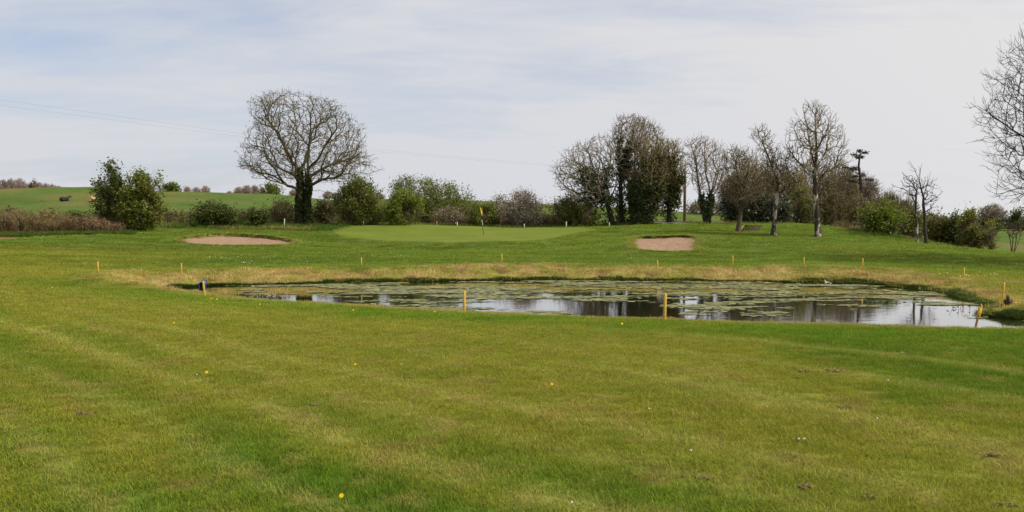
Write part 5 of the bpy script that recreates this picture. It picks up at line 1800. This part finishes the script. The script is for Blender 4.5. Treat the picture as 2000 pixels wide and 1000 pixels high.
def cow(label, px, py, Y, rz, mat, sc=1.0):
    b = hit(px, py, 85, 148)
    b[2] = H(b[0], b[1])
    t = thing('cow', label, 'cow', b, 'cattle lying on the hill')
    t.rotation_euler = (0, 0, rz)
    t.scale = (sc, sc, sc)
    # lying down, legs folded under, head held up
    V, q, T = loft([(-0.92, 0, 0.42), (-0.8, 0, 0.42), (-0.5, 0, 0.42), (0, 0, 0.40), (0.4, 0, 0.45), (0.65, 0, 0.58), (0.85, 0, 0.78), (1.0, 0, 0.92), (1.1, 0, 0.93), (1.28, 0, 0.82), (1.42, 0, 0.72)],
                   [0.08, 0.30, 0.38, 0.40, 0.37, 0.28, 0.18, 0.14, 0.14, 0.10, 0.07], [1, 1.1, 1.15, 1.2, 1.05, 0.8, 0.7, 0.8, 0.9, 0.85, 0.9])
    link('body', mesh_np('body', V, [q, T], True), M[mat], t)
    for s in (-1, 1):
        V, q, T = loft([(0.35, s * 0.30, 0.22), (0.62, s * 0.34, 0.10), (0.80, s * 0.34, 0.07), (0.5, s * 0.36, 0.055), (0.35, s * 0.36, 0.05)], [0.12, 0.085, 0.06, 0.055, 0.05], [1, 1, 1, 1, 1], 8)
        link('front_leg', mesh_np('front_leg', V, [q, T], True), M[mat], t)
        V, q, T = loft([(-0.6, s * 0.36, 0.28), (-0.35, s * 0.46, 0.16), (-0.1, s * 0.48, 0.08), (-0.45, s * 0.5, 0.06)], [0.2, 0.13, 0.07, 0.055], [1, 1, 1, 1], 8)
        link('hind_leg', mesh_np('hind_leg', V, [q, T], True), M[mat], t)
        V, q, T = loft([(1.03, s * 0.11, 1.0), (1.0, s * 0.2, 1.02), (0.98, s * 0.27, 1.0)], [0.03, 0.05, 0.02], [0.6, 0.6, 0.6], 6)
        link('ear', mesh_np('ear', V, [q, T], True), M[mat], t)
    return t


M['cow_black'] = mat_plain('cow_black', (0.012, 0.011, 0.012), (0.03, 0.028, 0.028), 3, 0.7, 0.2)
M['cow_tan'] = mat_plain('cow_tan', (0.38, 0.22, 0.12), (0.55, 0.36, 0.22), 3, 0.8, 0.2)
M['cow_cream'] = mat_plain('cow_cream', (0.55, 0.48, 0.38), (0.7, 0.64, 0.54), 3, 0.8, 0.2)
cow('black cow lying on the open hillside left of the shrubs', 126, 393, 128, math.radians(62), 'cow_black', 0.72)
cow('tan cow lying on the hill close left of the tall dark shrub', 181, 394, 126, math.radians(125), 'cow_tan', 0.72)
cow('cream cow glimpsed on the hill behind the tall dark shrub', 233, 391, 126, math.radians(60), 'cow_cream', 0.72)

# ------------------------------------------------------------------ flowers and clods on the near grass
M['petal_yellow'] = mat_plain('petal_yellow', (0.78, 0.48, 0.005), (0.88, 0.58, 0.01), 30, 0.7, 0.2)
M['petal_white'] = mat_plain('petal_white', (0.70, 0.70, 0.66), (0.82, 0.82, 0.78), 30, 0.7, 0.2)
M['stem'] = mat_plain('flower_stem', (0.06, 0.10, 0.02), (0.12, 0.16, 0.05), 10, 0.7, 0.2)


def head_mesh(name, r, rings, n):
    """flower head: rings of narrow petals, the inner ones steeper"""
    V, Q = [], []
    for q in range(rings):
        rr_ = r * (1 - 0.28 * q)
        el = 0.15 + 0.35 * q
        for j in range(n):
            a = (j + 0.5 * q) * 2 * math.pi / n
            wv_ = math.pi / n * 0.85
            k = len(V)
            for (f, da) in ((0.08, 0), (0.6, wv_), (1.0, 0), (0.6, -wv_)):
                V.append((math.cos(a + da) * rr_ * f * math.cos(el), math.sin(a + da) * rr_ * f * math.cos(el), rr_ * f * math.sin(el) + 0.001 * q))
            Q.append((k, k + 1, k + 2, k + 3))
    return mesh_np(name, np.array(V), np.array(Q))


dand_me, daisy_me = head_mesh('flower_head', 0.020, 3, 16), head_mesh('flower_head', 0.011, 1, 14)
S = Soup()
S.tube([(0, 0, -0.02), (0.002, 0.001, 0.02), (0.0, 0.0, 0.06)], 0.002, 5)
stem_me = S.mesh('stem')


def flower(name, label, px, py, me, mat, sc, group, hgt=0.05, p=None):
    p = hit(px, py, 3.5, 60) if p is None else p
    t = thing(name, label, 'flower', (p[0], p[1], H(p[0], p[1])), group)
    t.scale = (sc * 0.85, sc * 0.85, 1)
    h = link('flower_head', me, M[mat], t, (0, 0, hgt))
    h.rotation_euler = (rng.uniform(0.45, 0.8), rng.uniform(-0.2, 0.2), 0)
    link('stem', stem_me, M['stem'], t)


for px, py, sc, lab in [(667, 990, 0.9, 'yellow dandelion nearest the camera at the bottom edge'), (404, 739, 1.1, 'yellow dandelion in the left middle of the near fairway'), (340, 638, 1.2, 'yellow dandelion on the left fairway level with the pond'),
                        (694, 723, 0.8, 'small yellow dandelion in mid fairway'), (413, 588, 1.7, 'left one of two dandelions beside the near-bank stake'), (424, 590, 1.4, 'right one of two dandelions beside the near-bank stake'),
                        (690, 612, 1.3, 'dandelion on the near bank between two stakes'), (849, 615, 1.2, 'dandelion just left of the bright stake below the flag'), (1215, 640, 1.3, 'dandelion close left of the tallest stake'),
                        (1078, 763, 0.8, 'tiny dandelion in the centre of the near fairway'), (102, 566, 1.6, 'dandelion on the far left fairway'), (508, 600, 1.2, 'dandelion on the near bank left of centre')]:
    flower('dandelion', lab, px, py, dand_me, 'petal_yellow', sc, 'dandelions in the grass', 0.062)
flower('dandelion', 'dandelion on the dark grass edge beside the brown duck', 0, 0, dand_me, 'petal_yellow', 2.0, 'dandelions in the grass', 0.12, W(1984, 604, 23.9))
for px, py in [(1268, 806), (1560, 866), (1571, 866), (1350, 889), (1735, 749), (1713, 825), (784, 717), (385, 738), (1117, 993), (1762, 694)]:
    flower('daisy', 'small white daisy in the near fairway grass', px, py, daisy_me, 'petal_white', 0.75, 'daisies in the near grass', 0.035)
# drifts of daisies further off, too many and too small to count
pts = []
for px, py, sx_, sy_, k in [(470, 506, 60, 5, 34), (480, 516, 22, 2, 26), (580, 510, 50, 8, 20), (200, 458, 60, 3, 26), (740, 500, 40, 5, 22), (75, 465, 20, 6, 16), (1420, 470, 80, 10, 22), (1700, 500, 90, 12, 34), (1560, 480, 60, 10, 20), (1860, 542, 30, 5, 22), (1930, 540, 30, 4, 16), (1250, 500, 90, 10, 18), (640, 455, 40, 3, 10)]:
    for _ in range(k):
        pts.append((px + rng.normal(0, sx_ * 0.6), py + rng.normal(0, sy_ * 0.6)))
C = np.array([hit(a, c, 20, 75) for a, c in pts[::2]])
C[:, 2] = height(C[:, 0], C[:, 1]) + 0.07
nn_ = len(C)
aa = rng.uniform(0, 6.28, nn_)[:, None] + np.arange(6)[None] * math.pi / 3
rd = rng.uniform(0.008, 0.019, nn_)[:, None]
V = np.stack([C[:, :1] + np.cos(aa) * rd, C[:, 1:2] + np.sin(aa) * rd * 0.9, C[:, 2:] + np.sin(aa) * rd * 0.5], -1).reshape(-1, 3)
tag(link('daisies', mesh_np('daisies', V, np.arange(nn_ * 6).reshape(-1, 6)), M['petal_white']), 'drifts of tiny white daisies over the far fairway', 'flowers', kind='stuff')

M['soil'] = mat_plain('dry_soil', (0.07, 0.048, 0.024), (0.21, 0.15, 0.075), 30, 0.95, 0.1, 6, 0.5, 0.02)


def clod_mesh(r, seed):
    g = np.random.default_rng(seed)
    S = Soup()
    for q in range(16):
        c = np.append(g.normal(0, r * 0.6, 2), r * g.uniform(0.0, 0.12))
        c[0] *= 1.5
        s = r * g.uniform(0.10, 0.36)
        n1_, n2_ = 4, 6
        V, Q = [], []
        for a in range(n1_ + 1):
            for e in range(n2_):
                pa_, pe_ = math.pi * a / n1_, 2 * math.pi * e / n2_
                k = s * g.uniform(0.55, 1.3)
                V.append(c + k * np.array((math.sin(pa_) * math.cos(pe_) * 1.3, math.sin(pa_) * math.sin(pe_), 0.6 * math.cos(pa_))))
        Q = [(a * n2_ + e, a * n2_ + (e + 1) % n2_, (a + 1) * n2_ + (e + 1) % n2_, (a + 1) * n2_ + e) for a in range(n1_) for e in range(n2_)]
        S.add(V, Q)
    return S.mesh('soil_clod', True)


for q, (px, py, r, lab) in enumerate([(1628, 728, 0.075, 'largest brown turf clod, right one of the row on the right fairway'), (1576, 727, 0.055, 'brown turf clod in the middle of the row on the right fairway'),
                                      (1550, 722, 0.045, 'brown turf clod at the left of the row on the right fairway'), (1556, 740, 0.03, 'small clod just below the row of clods'),
                                      (1652, 798, 0.04, 'lone small clod below the row of clods'), (1575, 957, 0.045, 'pale crumbled clod near the bottom right'), (1690, 973, 0.035, 'low crumbled clod right of the pale one at the bottom'),
                                      (1940, 892, 0.04, 'brown clod near the right edge'), (1962, 990, 0.035, 'brown clod in the bottom right corner'), (1370, 936, 0.035, 'flat dry clod at the bottom right of centre'),
                                      (612, 792, 0.04, 'dry thatch crumb left of centre'), (802, 740, 0.035, 'dry thatch crumb in the middle of the near fairway'), (168, 811, 0.05, 'patch of dry crumbs on the lush left grass'), (180, 633, 0.05, 'pale worm cast on the left fairway')]):
    p = hit(px, py, 3.5, 40)
    o = link('soil_clod', clod_mesh(r, 300 + q), M['soil'], loc=(p[0], p[1], H(p[0], p[1]) + 0.012))
    tag(o, lab, 'clod', 'clods on the near fairway')

# water plants standing in the pond
M['reed'] = mat_leaf('water_plant', (0.018, 0.028, 0.010), (0.06, 0.075, 0.02), 0.2)
for q, (px, py, w_, k, lab) in enumerate([(1880, 604, 0.35, 5, 'sparse dark water plant in the clear water at the right'), (455, 579, 1.6, 150, 'low dark water plants near the blue pipe'), (520, 583, 0.8, 50, 'small dark weed tuft left of the pond middle'), (1700, 590, 0.7, 26, 'tiny plant tuft standing in the right weed mat')]):
    p = onplane(px, py, ZW)
    t = thing('water_plant', lab, 'water plant', (p[0], p[1], ZW))
    c0 = np.column_stack([rng.normal(0, w_ * 0.4, k), rng.normal(0, 0.18, k), np.full(k, -0.03)])
    tip_ = c0 + np.column_stack([rng.normal(0, 0.05, k), rng.normal(0, 0.05, k), rng.uniform(0.06, 0.16, k)])
    if px in (1880, 1700):
        tip_[:4, 2] += 0.12
    link('stalks', prisms(c0, tip_, np.full(k, 0.009), np.full(k, 0.003), 'stalks'), M['reed'], t)
    link('leaves', leaves(np.repeat(tip_, 2, 0) * (1, 1, 0.4) + rng.normal(0, 0.03, (2 * k, 3)) * (1, 1, 0.2), 0.04, rng, 0.6), M['reed'], t)
